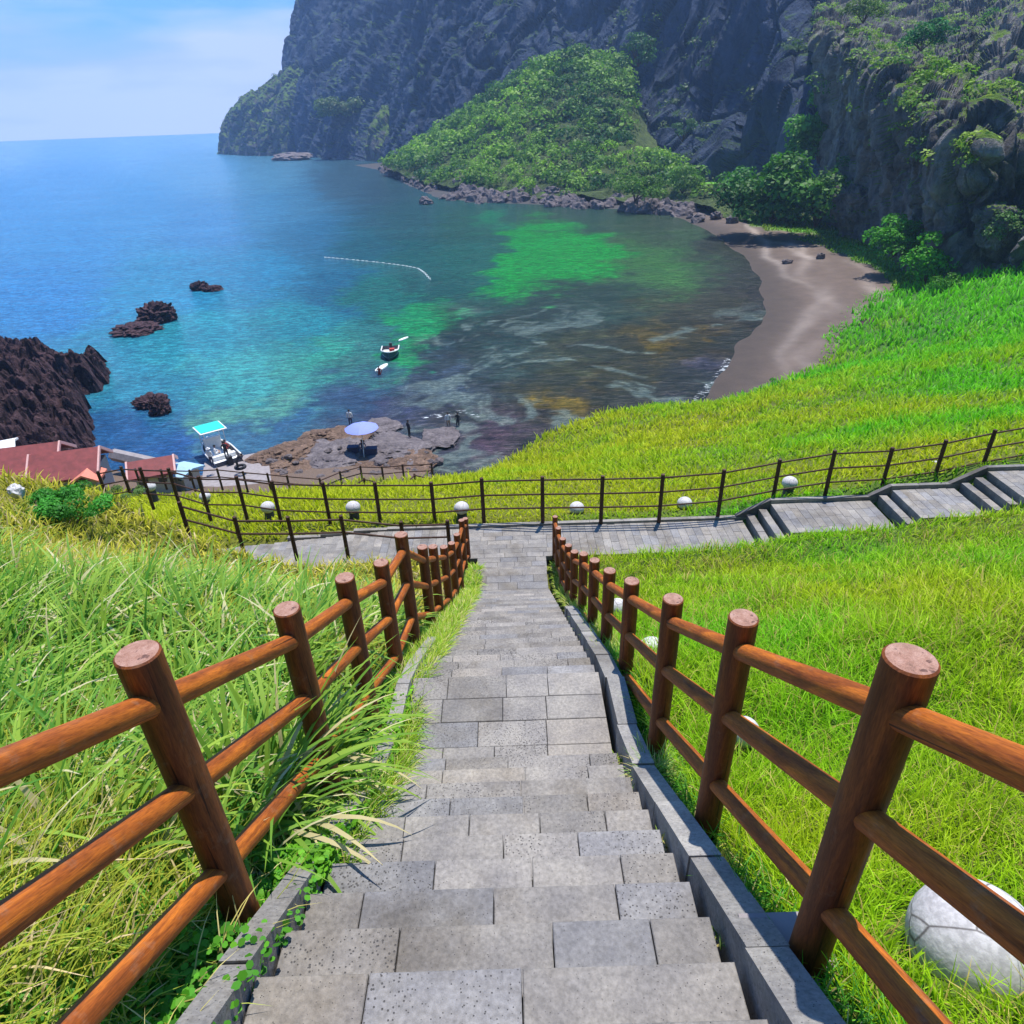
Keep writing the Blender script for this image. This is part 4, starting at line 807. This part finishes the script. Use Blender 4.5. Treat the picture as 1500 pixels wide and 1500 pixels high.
blades('tall_grass', np.stack([X, Y, z - .03], 1), L, U(.012, .026, n) * np.clip(d / 3.2, 1, 1.9), az, U(.0, .35, n), U(.7, 2.3, n), gcx, 8, gcx * 1.25, label='clumps of tall broad-bladed green grass leaning through the left fence', cat='grass'); print('tall', n)
# --- broad reeds
cr_ = [(-1.6 - 6.5 * U() ** 1.4, 1.5 + 5.5 * U() ** 1.2) for _ in range(230)] + [(-1.22 - .25 * U(), y) for y in np.arange(2.25, 3.3, .09)] + [(-1.3 - 1.2 * U(), y) for y in np.arange(1.9, 4.5, .17)]
cr_ = np.array(cr_); per = 17; ce = np.repeat(cr_, per, 0); n = len(ce); X = np.minimum(ce[:, 0] + rng.normal(0, .07, n), -1.14); Y = ce[:, 1] + rng.normal(0, .07, n); z = landz(X, Y); d = np.sqrt(X ** 2 + Y ** 2 + 4)
f = np.repeat(U(size=len(cr_)), per)[:, None] * .7 + .3 * U(size=n)[:, None]; gcx = np.array([.06, .20, .022]) * (1 - f) + np.array([.30, .42, .05]) * f; gcx = np.where((U(size=n) < .12)[:, None], np.array([.52, .44, .24]), gcx)
L = U(.5, .95, n) * np.where((ce[:, 0] > -1.5) & (ce[:, 1] > 2.2) & (ce[:, 1] < 3.3), 1.45, 1.0)
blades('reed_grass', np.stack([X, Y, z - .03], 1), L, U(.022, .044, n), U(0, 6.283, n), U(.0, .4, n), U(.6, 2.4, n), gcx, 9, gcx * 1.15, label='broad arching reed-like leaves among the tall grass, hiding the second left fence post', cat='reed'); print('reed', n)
# --- tufts hanging over the flight's edges
def edge(name, sgn, F0, F1, x0, wid, dens, Lr, cA, cB, label, dryp=.15, clear=None):
    n = int((F1 - F0) * wid * dens); Y = U(F0, F1, n); X = sgn * (x0 + wid * U(size=n)); k = n2(X * 1.0, Y, 1.4, 73 + sgn, 2) + .5 > U(-.1, .7, n)
    X, Y = X[k], Y[k]; n = len(X); z = landz(X, Y); d = np.sqrt(Y ** 2 + (H - z) ** 2 + 1); f = U(size=n)[:, None]; g = np.array(cA) * (1 - f) + np.array(cB) * f
    g = np.where((U(size=n) < dryp)[:, None], np.array([.52, .45, .2]), g) * U(.7, 1.25, (n, 1))
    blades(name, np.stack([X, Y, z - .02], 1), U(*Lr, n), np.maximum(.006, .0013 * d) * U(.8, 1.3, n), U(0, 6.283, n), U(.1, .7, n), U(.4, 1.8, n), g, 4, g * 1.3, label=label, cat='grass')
edge('verge_grass', -1, 2.5, 13.3, .76, .38, 5200, (.12, .30), (.14, .32, .02), (.36, .42, .04), 'light green and straw grass spilling over the left edge of the stairs')
edge('dry_grass', -1, .5, 3.6, 1.0, .22, 1500, (.15, .38), (.45, .36, .12), (.30, .34, .06), 'dry straw-coloured grass tangled round the lowest left rail', .5)
edge('verge_grass', -1, 2.0, 6.4, .80, .24, 6500, (.08, .24), (.12, .30, .02), (.30, .42, .03), 'dense low green grass over the left kerb beside the landing')
edge('verge_grass', 1, 5.2, 13.6, .98, .22, 4200, (.12, .28), (.14, .30, .02), (.36, .40, .06), 'yellowish grass between kerb and right fence on the lower flight')
edge('verge_grass', 1, .3, 5.6, 1.0, .22, 5200, (.09, .22), (.04, .20, .02), (.12, .34, .02), 'short green grass strip between the right kerb and the fence, coloured dark like the fence shadow', .05)  # fence shadow painted in as darker greens along this strip
# rough grass on the flat between the beach and the ridge wall
n = 60000; X = U(20, 110, n); Y = U(66, 215, n); z = beachz(X, Y); q_ = pj(np.stack([X, Y, z], -1)); ww = np.stack([n2(X, Y, .2, 5), n2(X, Y, .2, 6)], -1) * 14
k = poly_sd(q_ + ww, [(1100, 325), (1190, 348), (1250, 372), (1300, 405), (1318, 440), (1300, 470), (1245, 510), (1245, 530), (1500, 520), (1500, 200), (1000, 200), (1000, 300)]) < 3
X, Y, z = X[k], Y[k], z[k]; n = len(X); f = np.clip(.5 + .8 * n2(X, Y, .1, 15), 0, 1)[:, None]; gcx = (np.array([.07, .22, .015]) * (1 - f) + np.array([.28, .34, .03]) * f) * U(.6, 1.3, (n, 1)); hgt = .7 + 1.2 * np.clip(n2(X, Y, .25, 16), 0, 1)
blades('rough_grass', np.stack([X, Y, z - .1], 1), U(.5, 1.0, n) * hgt, U(.2, .4, n), U(0, 6.283, n), U(.1, .6, n), U(.1, 1.2, n), gcx, 2, gcx * 1.2, label='rough yellow-green grass between the beach and the foot of the ridge wall', cat='grass')
# curb-side tufts
def tuft(x, y, n, Lr, c, label, name='grass_tuft', spread=.05, w=.009):
    X = x + rng.normal(0, spread, n); Y = y + rng.normal(0, spread, n); z = H - prof(Y) + .02 + 0 * X; g = np.array(c) * U(.6, 1.4, (n, 1)); g = np.where((U(size=n) < .25)[:, None], np.array([.5, .42, .16]), g)
    o = blades(name, np.stack([X, Y, z - .05], 1), U(*Lr, n), np.full(n, w) * U(.7, 1.3, n), U(0, 6.283, n), U(.1, .8, n), U(.3, 1.8, n), g, 5, g * 1.3); tag(o, label, 'grass tuft')
tuft(-.88, 2.75, 190, (.15, .36), (.20, .36, .03), 'spiky yellow-green tuft growing over the left kerb')
tuft(1.0, 3.15, 240, (.14, .34), (.22, .34, .08), 'pale arching tuft spilling over the right kerb near the landing')
tuft(.80, 2.22, 50, (.03, .09), (.16, .26, .03), 'tiny moss tuft in the corner of a tread against the right kerb', spread=.025)
tuft(.80, 3.45, 60, (.03, .09), (.20, .30, .03), 'tiny tuft at the right end of the landing edge', spread=.03)
tuft(.80, 1.45, 40, (.02, .07), (.14, .22, .05), 'small mossy tuft on the near tread beside the right kerb', spread=.03)
# --- clover by the left kerb
def clover(cx0, cy0, sx, sy, n, c, label, hmax=.12, name='clover'):
    X = cx0 + rng.normal(0, sx, n); Y = cy0 + rng.normal(0, sy, n); X = np.minimum(X, -.80 + .0 * X); k = X < -.84; X = np.where(k, X, -.84 - .1 * U(size=n)); z = landz(X, Y) + .05 + hmax * U(size=n) * (1 + n2(X, Y, 5, 9))
    P_ = np.stack([X, Y, z], 1); nr = rng.normal(0, .4, (n, 3)) + [0, 0, 1.]; nr /= np.linalg.norm(nr, axis=1)[:, None]; a = np.cross(nr, rng.normal(size=(n, 3))); a /= np.linalg.norm(a, axis=1)[:, None]; b = np.cross(nr, a)
    k_ = 6; s = U(.009, .019, n); V = np.stack([P_ + (a * math.cos(i * 6.283 / k_) + b * math.sin(i * 6.283 / k_)) * s[:, None] for i in range(k_)], 1).reshape(-1, 3)
    cc_ = np.repeat(np.array(c) * U(.6, 1.35, (n, 1)), k_, 0); o = mesh(name, V, np.arange(k_ * n).reshape(n, k_), M['leaf'], None, cc_); tag(o, label, 'ground cover', None, 'stuff')
clover(-1.02, 2.45, .07, .38, 5200, (.13, .36, .02), 'light green clover leaves beside the left kerb under the fence')
clover(-1.35, 1.15, .22, .5, 5200, (.09, .30, .02), 'clover patch under the lowest left rail')
clover(-1.0, 3.6, .10, .35, 3600, (.16, .38, .02), 'yellow-green clover at the left of the landing')
clover(-1.8, 1.5, .5, .8, 4500, (.07, .26, .025), 'leafy ground cover among the tall grass of the near left bank')
clover(-.86, 1.95, .015, .06, 260, (.13, .34, .02), 'small clover cushion growing out of the left kerb')
X = U(-1.12, -.93, 34); 
Vr = []; 
n = 40; P_ = np.stack([-1.0 + rng.normal(0, .02, n), 1.50 + rng.normal(0, .02, n), landz(-1.0, 1.5) + .06 + .04 * U(size=n)], 1); a = rng.normal(size=(n, 3)) * .008; b = rng.normal(size=(n, 3)) * .008
o = mesh('flower', np.stack([P_ - a, P_ - b, P_ + a, P_ + b], 1).reshape(-1, 3), np.arange(4 * n).reshape(n, 4), M['paperash']); tag(o, 'tiny purple flower by the foot of the nearest left fence post', 'flower')
# --- shrubs along the shore side of the lawn
shrub(970, 600, 56.5, 60, 18, 12, (.10, .36, .01), 'bright green shrub on the far rim of the lawn above the water', per=160, low=True)
shrub(1150, 562, 60, 60, 14, 10, (.05, .22, .01), 'dark green shrub at the rim of the lawn by the lower end of the beach', per=160, low=True)
shrub(85, 748, 11.3, 170, 46, 34, (.06, .27, .03), 'vivid green leafy bush in the long grass at the left', per=260, low=True)
shrub(180, 722, 13.2, 70, 22, 10, (.13, .22, .06), 'dull leafy bush on the crest of the left bank before the fence', per=220, low=True)

# ------------------------------------------------------------------ buildings below the bank
def house(px, py, D, wx, wy, wall_h, roof_h, rotz, mroof, label, mwall='wall', trim=True, name='beach_house'):
    b = atD(px, py, D); root = empty(name, b); root.rotation_euler = (0, 0, rotz); tag(root, label, 'house')
    mb = MB(); mb.box((-wx / 2, -wy / 2, -3), (wx / 2, wy / 2, wall_h)); w_o = mb.build('wall', M[mwall], root)
    e = .35; t_ = .14; mb = MB(); h0 = wall_h - .05; W, Q = wx / 2 + e, wy / 2 + e
    for s in (-1, 1):
        V = np.array([[-W, s * Q, h0], [W, s * Q, h0], [W, 0, h0 + roof_h], [-W, 0, h0 + roof_h]]); V2 = V + [0, 0, t_]; V = np.concatenate([V, V2]); mb.add(V, [(0, 1, 2, 3), (7, 6, 5, 4), (0, 4, 5, 1), (1, 5, 6, 2), (2, 6, 7, 3), (3, 7, 4, 0)])
    rf = mb.build('roof', M[mroof], root)
    if trim:
        for s in (-1, 1):
            mb = MB()
            for q in (-1, 1):
                V = []
                for yy, zz_ in ((q * Q, h0), (0, h0 + roof_h)): 
                    for dx in (s * W, s * (W + .12)): V += [[dx, yy, zz_ - .05], [dx, yy, zz_ + t_ + .06]]
                mb.add(np.array(V), [(0, 1, 5, 4), (2, 6, 7, 3), (1, 3, 7, 5), (0, 4, 6, 2), (0, 2, 3, 1), (4, 5, 7, 6)])
            mb.build('barge_board', M['roof_trim'], rf)
    for s in (-1, 1):
        for xx in (-.28, .25):
            mb = MB(); mb.box((xx * wx - .12 * wx, s * (wy / 2 + .02) - .03, wall_h * .3), (xx * wx + .12 * wx, s * (wy / 2 + .02) + .03, wall_h * .8)); mb.build('window', M['glass'], root)
    mb = MB(); mb.box((wx * .48, -wy * .2, 0), (wx / 2 + .04, wy * .05, wall_h * .8)); mb.build('door', M['darkwood'], root); return root
house(42, 702, 21.6, 4.9, 4.2, 1.1, 1.4, .25, 'roof_red', 'maroon gabled house at the foot of the left bank, left one of two touching roofs')
house(112, 706, 21.8, 3.7, 3.6, 1.1, 1.3, .25, 'roof_red', 'maroon gabled house on the shore with pink edge trim on its right end')
house(131, 703, 21.0, 1.2, 1.2, .2, .5, 1.75, 'roof_pink', 'tiny hut with a salmon pointed roof in front of the maroon house', trim=False, name='hut')
house(230, 704, 21.6, 2.2, 2.0, .9, .75, .35, 'roof_red', 'small red-roofed hut behind the dark fence beside the pale blue roof', name='hut')
house(272, 700, 22.0, 1.3, 1.5, .6, .25, -.4, 'roof_blue', 'small shed with a pale blue roof beside the boat ramp', trim=False, name='shed')
house(2, 672, 21.3, 1.9, 2.4, .8, .4, .5, 'white', 'white-roofed shed at the left edge beside the lava rock', 'wall', False, name='shed')
# ramp
b = atD(348, 690, 23.4); mb = MB(); mb.box((-2.6, -4.5, -1), (2.4, 4.2, .0)); o = mb.build('boat_ramp', M['concrete'], loc=b); o.rotation_euler = (R(-7), 0, R(20)); tag(o, 'grey concrete boat ramp sloping into the water below the canopy boat', 'ramp')
b0 = atD(170, 676, 23.0); b1 = atD(285, 702, 23.0); mb = MB(); mb.tube(b0 + [0, 0, .6], b1 + [0, 0, .6], .5, .5, 6); o = mb.build('sea_wall', M['concrete']); tag(o, 'low concrete sea wall running from the maroon house to the ramp', 'wall')

# ------------------------------------------------------------------ people
def person(px, py, D, label, top='black', legs='black', rotz=0, h=1.68, pose='stand', hat=None, zoff=0, at=None, mask=None):
    J = {'stand': dict(pel=(0, 0, .92), che=(0, .02, 1.32), nek=(0, .02, 1.48), hd=(0, 0, 1.60), ht=(0, 0, 1.72), kn=.49, sh=.19, el=(.27, .02, 1.12), ha=(.26, -.06, .86), fx=.11, ft=.0),
         'sit': dict(pel=(0, 0, .35), che=(0, -.05, .75), nek=(0, -.06, .91), hd=(0, -.1, 1.03), ht=(0, -.1, 1.14), kn=None, sh=.19, el=(.26, -.12, .60), ha=(.16, -.36, .50), fx=.12, ft=0),
         'bend': dict(pel=(0, 0, .80), che=(0, -.30, 1.06), nek=(0, -.42, 1.12), hd=(0, -.52, 1.14), ht=(0, -.62, 1.15), kn=.44, sh=.17, el=(.25, -.42, .86), ha=(.18, -.50, .62), fx=.13, ft=0)}[pose]
    v = [J['pel'], J['che'], J['nek'], J['hd'], J['ht']]; r = [.135, .145, .055, .088, .07]; e = [(0, 1), (1, 2), (2, 3), (3, 4)]
    for s in (-1, 1):
        k = len(v); c = J['che']; v += [(s * J['sh'], c[1], c[2] + .07), (s * J['el'][0], *J['el'][1:]), (s * J['ha'][0], *J['ha'][1:])]; r += [.06, .045, .035]; e += [(1, k), (k, k + 1), (k + 1, k + 2)]
        k = len(v)
        if J['kn']: v += [(s * .1, 0, J['pel'][2] - .08), (s * J['fx'], -.03, J['kn']), (s * J['fx'], .02, .08), (s * J['fx'], -.13, .04)]
        else: v += [(s * .1, -.05, .33), (s * .15, -.42, .50), (s * .13, -.45, .10), (s * .13, -.58, .05)]
        r += [.09, .062, .045, .04]; e += [(0, k), (k, k + 1), (k + 1, k + 2), (k + 2, k + 3)]
    me = bpy.data.meshes.new('body'); me.from_pydata(v, e, []); o = bpy.data.objects.new('tmp', me); link(o)
    md = o.modifiers.new('s', 'SKIN')
    for i, rr in enumerate(r): me.skin_vertices[0].data[i].radius = (rr, rr * (.8 if i == 0 or i == 1 else 1))
    me.skin_vertices[0].data[0].use_root = True; o.modifiers.new('u', 'SUBSURF').levels = 2; o.modifiers['u'].render_levels = 2
    ev = o.evaluated_get(bpy.context.evaluated_depsgraph_get()); m2 = bpy.data.meshes.new_from_object(ev); bpy.data.objects.remove(o)
    for k in (M['skin'], M[top], M[legs], M['black']): m2.materials.append(k)
    hdz = J['nek'][2]; hip = J['pel'][2] + .02
    for p_ in m2.polygons:
        c = p_.center; p_.use_smooth = True; hand = False
        for s in (-1, 1): hand = hand or (Vector((s * J['ha'][0], *J['ha'][1:])) - c).length < .09
        near_h = (Vector(J['hd']) - c).length < .14
        p_.material_index = 0 if hand or near_h else (1 if c.z > hip and (pose != 'sit' or c.y > -.4 or abs(c.x) > .2) else 2)
        if c.z < .07: p_.material_index = 3
    b = np.array(at) if at is not None else (shore_hit(px, py, atD(px, py, D)) if zoff == 0 and px > 400 else atD(px, py, D)); b = b + [0, 0, zoff]
    root = empty('person', b); root.rotation_euler = (0, 0, rotz); s_ = h / 1.72; root.scale = (s_,) * 3; tag(root, label, 'person')
    bo = bpy.data.objects.new('body', m2); link(bo, root)
    hd = Vector(J['hd'])
    mb = MB(); 
    for lat in range(6):
        pass
    # hair or hat: a half shell over the skull
    ring = []; n = 14
    for k, (zz_, rr) in enumerate(((-.02, .103), (.04, .105), (.09, .085), (.125, .04))): ring.append([(math.cos(i * 6.283 / n) * rr, .012 + math.sin(i * 6.283 / n) * rr, zz_) for i in range(n)])
    V = np.array(ring).reshape(-1, 3) + np.array(hd); Fq = [(k * n + i, k * n + (i + 1) % n, (k + 1) * n + (i + 1) % n, (k + 1) * n + i) for k in range(3) for i in range(n)] + [[3 * n + i for i in range(n)]]
    mb.add(V, Fq); mb.build('hat' if hat else 'hair', M[hat or 'black'], root, True)
    if hat: 
        mb = MB(); mb.tube(tuple(hd + Vector((0, 0, -.01))), tuple(hd + Vector((0, 0, .01))), .17, .17, 18); mb.build('hat_brim', M[hat], root)
    return root
person(600, 641, 23.1, 'standing person in black with a pale collar on the shelf rock right of the parasol', 'black', 'black', 2.2)
person(657, 622, 23.9, 'wading person on the left of the pair at the foam line', 'whitecloth', 'skin', .4, zoff=-.45)
person(671, 622, 23.9, 'darker wading person on the right of the pair at the foam line', 'black', 'black', -.5, zoff=-.45)
person(312, 684, 22.9, 'person in a white hat and top with dark trousers standing on the ramp', 'whitecloth', 'navy', 2.8, hat='whitecloth')
person(349, 688, 22.8, 'person in black crouched over on the right edge of the ramp', 'black', 'black', 2.2, pose='bend')
person(532, 662, 23.2, 'person in dark clothes sitting in the shade of the lavender parasol', 'navy', 'navy', .3, pose='sit', hat=None)
person(556, 548, 23.95, 'person in red standing waist-deep beside the flat white float', 'red', 'red', 0, zoff=-.75)
person(514, 622, 23.6, 'person in a white top at the water edge behind the parasol', 'whitecloth', 'navy', 3, zoff=-.2)
# parasol
b = shore_hit(536, 664, atD(536, 664, 23.2)); top_ = b + np.array([-.12, .3, 2.5]); root = empty('parasol', b); tag(root, 'lavender beach parasol on a thin pole over dark crates', 'parasol')
mb = MB(); mb.tube((0, -.9, -.4), (-.12, .3, 2.55), .025, .025, 8); mb.build('pole', M['white'], root)
n = 16; mb = MB(); ctr = np.array([-.12, .3, 2.5]); ax = np.array([.05, .32, 1]); rings = []
for k in range(7):
    s = k / 6; r = 1.38 * s; rings.append([ctr + [math.cos(i * 6.283 / n) * r * (1 - .03 * (i % 2)), math.sin(i * 6.283 / n) * r * (1 - .03 * (i % 2)), -.42 * s ** 1.8 + .02 * (1 - i % 2) * s] for i in range(n)])
V = np.array(rings).reshape(-1, 3); V = np.concatenate([V, V - [0, 0, .012]]); q_ = 7 * n; Fq = [(k * n + i, k * n + (i + 1) % n, (k + 1) * n + (i + 1) % n, (k + 1) * n + i) for k in range(6) for i in range(n)]; Fq += [tuple(q_ + j for j in f[::-1]) for f in Fq] + [(6 * n + i, 6 * n + (i + 1) % n, q_ + 6 * n + (i + 1) % n, q_ + 6 * n + i) for i in range(n)]
mb.add(V, Fq); mb.build('canopy', M['para'], root)
for i in range(8):
    a = i * 6.283 / 8; mb = MB(); mb.tube(ctr + [0, 0, -.1], ctr + [math.cos(a) * 1.32, math.sin(a) * 1.32, -.44], .01, .01, 5); mb.build('rib', M['darkwood'], root)
for (px, py, lb) in ((518, 662, 'dark crate in the parasol shade, left one'), (545, 664, 'dark crate in the parasol shade, right one')):
    mb = MB(); mb.box((-.42, -.3, 0), (.42, .3, .5)); mb.box((-.45, -.33, .5), (.45, .33, .56)); o = mb.build('crate', M['navy'], loc=shore_hit(px, py, atD(px, py, 23.25)) - np.array([0, 0, .04])); tag(o, lb, 'crate')
# ------------------------------------------------------------------ boats
def hull(root, L, W, Hh, mh, mi_):
    ts = np.linspace(0, 1, 13); secs = []
    for s in ts:
        wd = W / 2 * (1 - max(0, (s - .45) / .55) ** 2.2); sheer = Hh * (1 + .35 * s ** 2); kz = -.22 * (1 - s ** 3)
        secs.append([(-wd, sheer), (-wd * .82, Hh * .3), (-wd * .3, kz), (wd * .3, kz), (wd * .82, Hh * .3), (wd, sheer)])
    V = np.array([[x, s * L - L / 2, z] for s, sec in zip(ts, secs) for x, z in sec]); n = 6; F = [(k * n + i, k * n + i + 1, (k + 1) * n + i + 1, (k + 1) * n + i) for k in range(12) for i in range(5)] + [(5, 4, 3, 2, 1, 0)]
    mb = MB(); mb.add(V, F); mb.build('hull', M[mh], root)
    mb = MB(); Vd = np.array([[x * .9, s * L - L / 2 + .03, Hh * .45] for s, sec in zip(ts, secs) for x in (sec[0][0], sec[-1][0])]); mb.add(Vd, [(2 * k, 2 * k + 1, 2 * k + 3, 2 * k + 2) for k in range(12)]); mb.build('deck', M[mi_], root)
    mb = MB()
    for sd_ in (0, -1):
        for k in range(12):
            a, b_ = secs[k][sd_], secs[k + 1][sd_]; mb.tube((a[0], ts[k] * L - L / 2, a[1]), (b_[0], ts[k + 1] * L - L / 2, b_[1]), .07, .07, 6)
    mb.build('gunwale', M['white'], root)
b = atD(322, 668, 23.9); root = empty('canopy_boat', b); root.rotation_euler = (0, 0, R(38)); tag(root, 'white motor boat with a turquoise canopy moored at the ramp', 'boat'); hull(root, 5.4, 2.3, .62, 'hull', 'white')
for sx in (-.8, .8):
    for sy in (.1, 1.6): mb = MB(); mb.tube((sx, sy, .5), (sx, sy, 2.25), .035, .035, 8); mb.build('canopy_post', M['white'], root)
mb = MB(); mb.box((-1.08, -.22, 2.25), (1.08, 1.92, 2.31)); cn_ = mb.build('canopy_frame', M['white'], root); mb = MB(); mb.box((-.98, -.02, 2.312), (.98, 1.86, 2.36)); mb.build('canopy', M['teal'], cn_)
mb = MB(); mb.box((-.7, 1.2, .3), (.7, 1.6, 1.3)); mb.build('console', M['white'], root)
mb = MB(); mb.box((-.95, -1.5, .28), (.95, -1.1, .62)); mb.build('seat', M['white'], root)
mb = MB(); mb.box((-.2, -3.1, .3), (.2, -2.75, 1.0)); mb.tube((0, -2.95, .4), (0, -2.95, -.5), .08, .06, 8); mb.build('outboard_motor', M['black'], root)
mr = root.matrix_basis.copy()
def on_boat(x, y, z): a = R(38); return (b[0] + x * math.cos(a) - y * math.sin(a), b[1] + x * math.sin(a) + y * math.cos(a), b[2] + z)
person(0, 0, 0, 'person in a white top sitting in the canopy boat, left side', 'whitecloth', 'whitecloth', 2.0, pose='sit', at=on_boat(-.5, -.8, .32))
person(0, 0, 0, 'person in dark red sitting in the canopy boat beside the canopy', 'red', 'black', 3.0, pose='sit', at=on_boat(.5, -.4, .32))
person(0, 0, 0, 'person in black standing at the stern of the canopy boat', 'black', 'black', 3.4, at=on_boat(.1, -1.9, .3))
for (px, py, lb, mt) in ((352, 684, 'black inflated tyre ring on the right side of the ramp', 'black'),):
    p_ = atD(px, py, 22.7); bpy_me = MB(); n = 20
    for i in range(n):
        a0, a1 = i * 6.283 / n, (i + 1) * 6.283 / n; bpy_me.tube((math.cos(a0) * .35, math.sin(a0) * .35, 0), (math.cos(a1) * .35, math.sin(a1) * .35, 0), .12, .12, 8)
    o = bpy_me.build('tyre', M['black'], loc=p_); tag(o, lb, 'tyre')
b = atD(572, 522, 24.0); root = empty('motor_boat', b); root.rotation_euler = (0, 0, R(185)); tag(root, 'round-bowed white boat moored over the emerald shallows', 'boat'); hull(root, 3.6, 2.0, .75, 'hull', 'foamfloat')
mb = MB(); mb.box((-.8, .1, .34), (.8, .35, .60)); mb.build('seat', M['darkwood'], root); mb = MB(); mb.box((-.18, -2.1, .3), (.18, -1.8, 1.05)); mb.build('outboard_motor', M['black'], root)
mb = MB(); mb.box((-.5, -.9, .34), (.1, -.5, .75)); mb.build('engine_box', M['red'], root)
for px, py, w0, l0, rz, lb in ((591, 497, .55, 2.0, 60, 'pale board floating just beyond the round-bowed boat'), (559, 539, .8, 2.9, 72, 'flat pale float beside the person in red')):
    b = atD(px, py, 23.98); n = 20; pr = [(math.cos(i * 6.283 / n) * w0 / 2 * abs(1), math.sin(i * 6.283 / n) * l0 / 2) for i in range(n)]
    V = [(x, y, -.1) for x, y in pr] + [(x * .95, y * .97, .10) for x, y in pr]; mb = MB(); mb.add(V, [tuple(range(n))[::-1], tuple(range(n, 2 * n))] + [(i, (i + 1) % n, n + (i + 1) % n, n + i) for i in range(n)]); o = mb.build('float', M['foamfloat'], loc=b); o.rotation_euler = (0, 0, R(rz - 90)); tag(o, lb, 'float')
# line of floats
pts = [(475, 377), (500, 379), (530, 382), (560, 385), (590, 389), (612, 393), (622, 400), (631, 410)]; root = empty('float_line', atD(475, 377, H)); tag(root, 'thin curved line of white floats on the dark water', 'float line'); O = atD(475, 377, H)
pw = [atD(x, y, H - .02) - O for x, y in pts]; mb = MB()
for a, b_ in zip(pw[:-1], pw[1:]): mb.tube(a, b_, .03, .03, 5)
mb.build('rope', M['foamfloat'], root)
for a, b_ in zip(pw[:-1], pw[1:]):
    for k in range(4):
        c_ = a + (b_ - a) * (k / 4 + U(0, .1)); mb = MB(); mb.tube(c_ + [-.25, 0, .05], c_ + [.25, 0, -.02], .09, .09, 8, bev=.03); mb.build('buoy', M['foamfloat'], root)

# ------------------------------------------------------------------ haze
hb_ = bpy.data.materials.new('haze'); hb_.use_nodes = True; t = hb_.node_tree; t.nodes.clear(); pv = N(t, 'ShaderNodeVolumePrincipled'); pv.inputs['Color'].default_value = (.38, .60, 1, 1); pv.inputs['Density'].default_value = HAZE; pv.inputs['Anisotropy'].default_value = .2
t.links.new(pv.outputs[0], N(t, 'ShaderNodeOutputMaterial').inputs['Volume'])
mb = MB(); mb.box((-4300, -60, -6), (4300, 4300, 420)); o = mb.build('haze', hb_); o['kind'] = 'stuff'; o['label'] = 'pale blue sea haze filling the air'; o['category'] = 'haze'
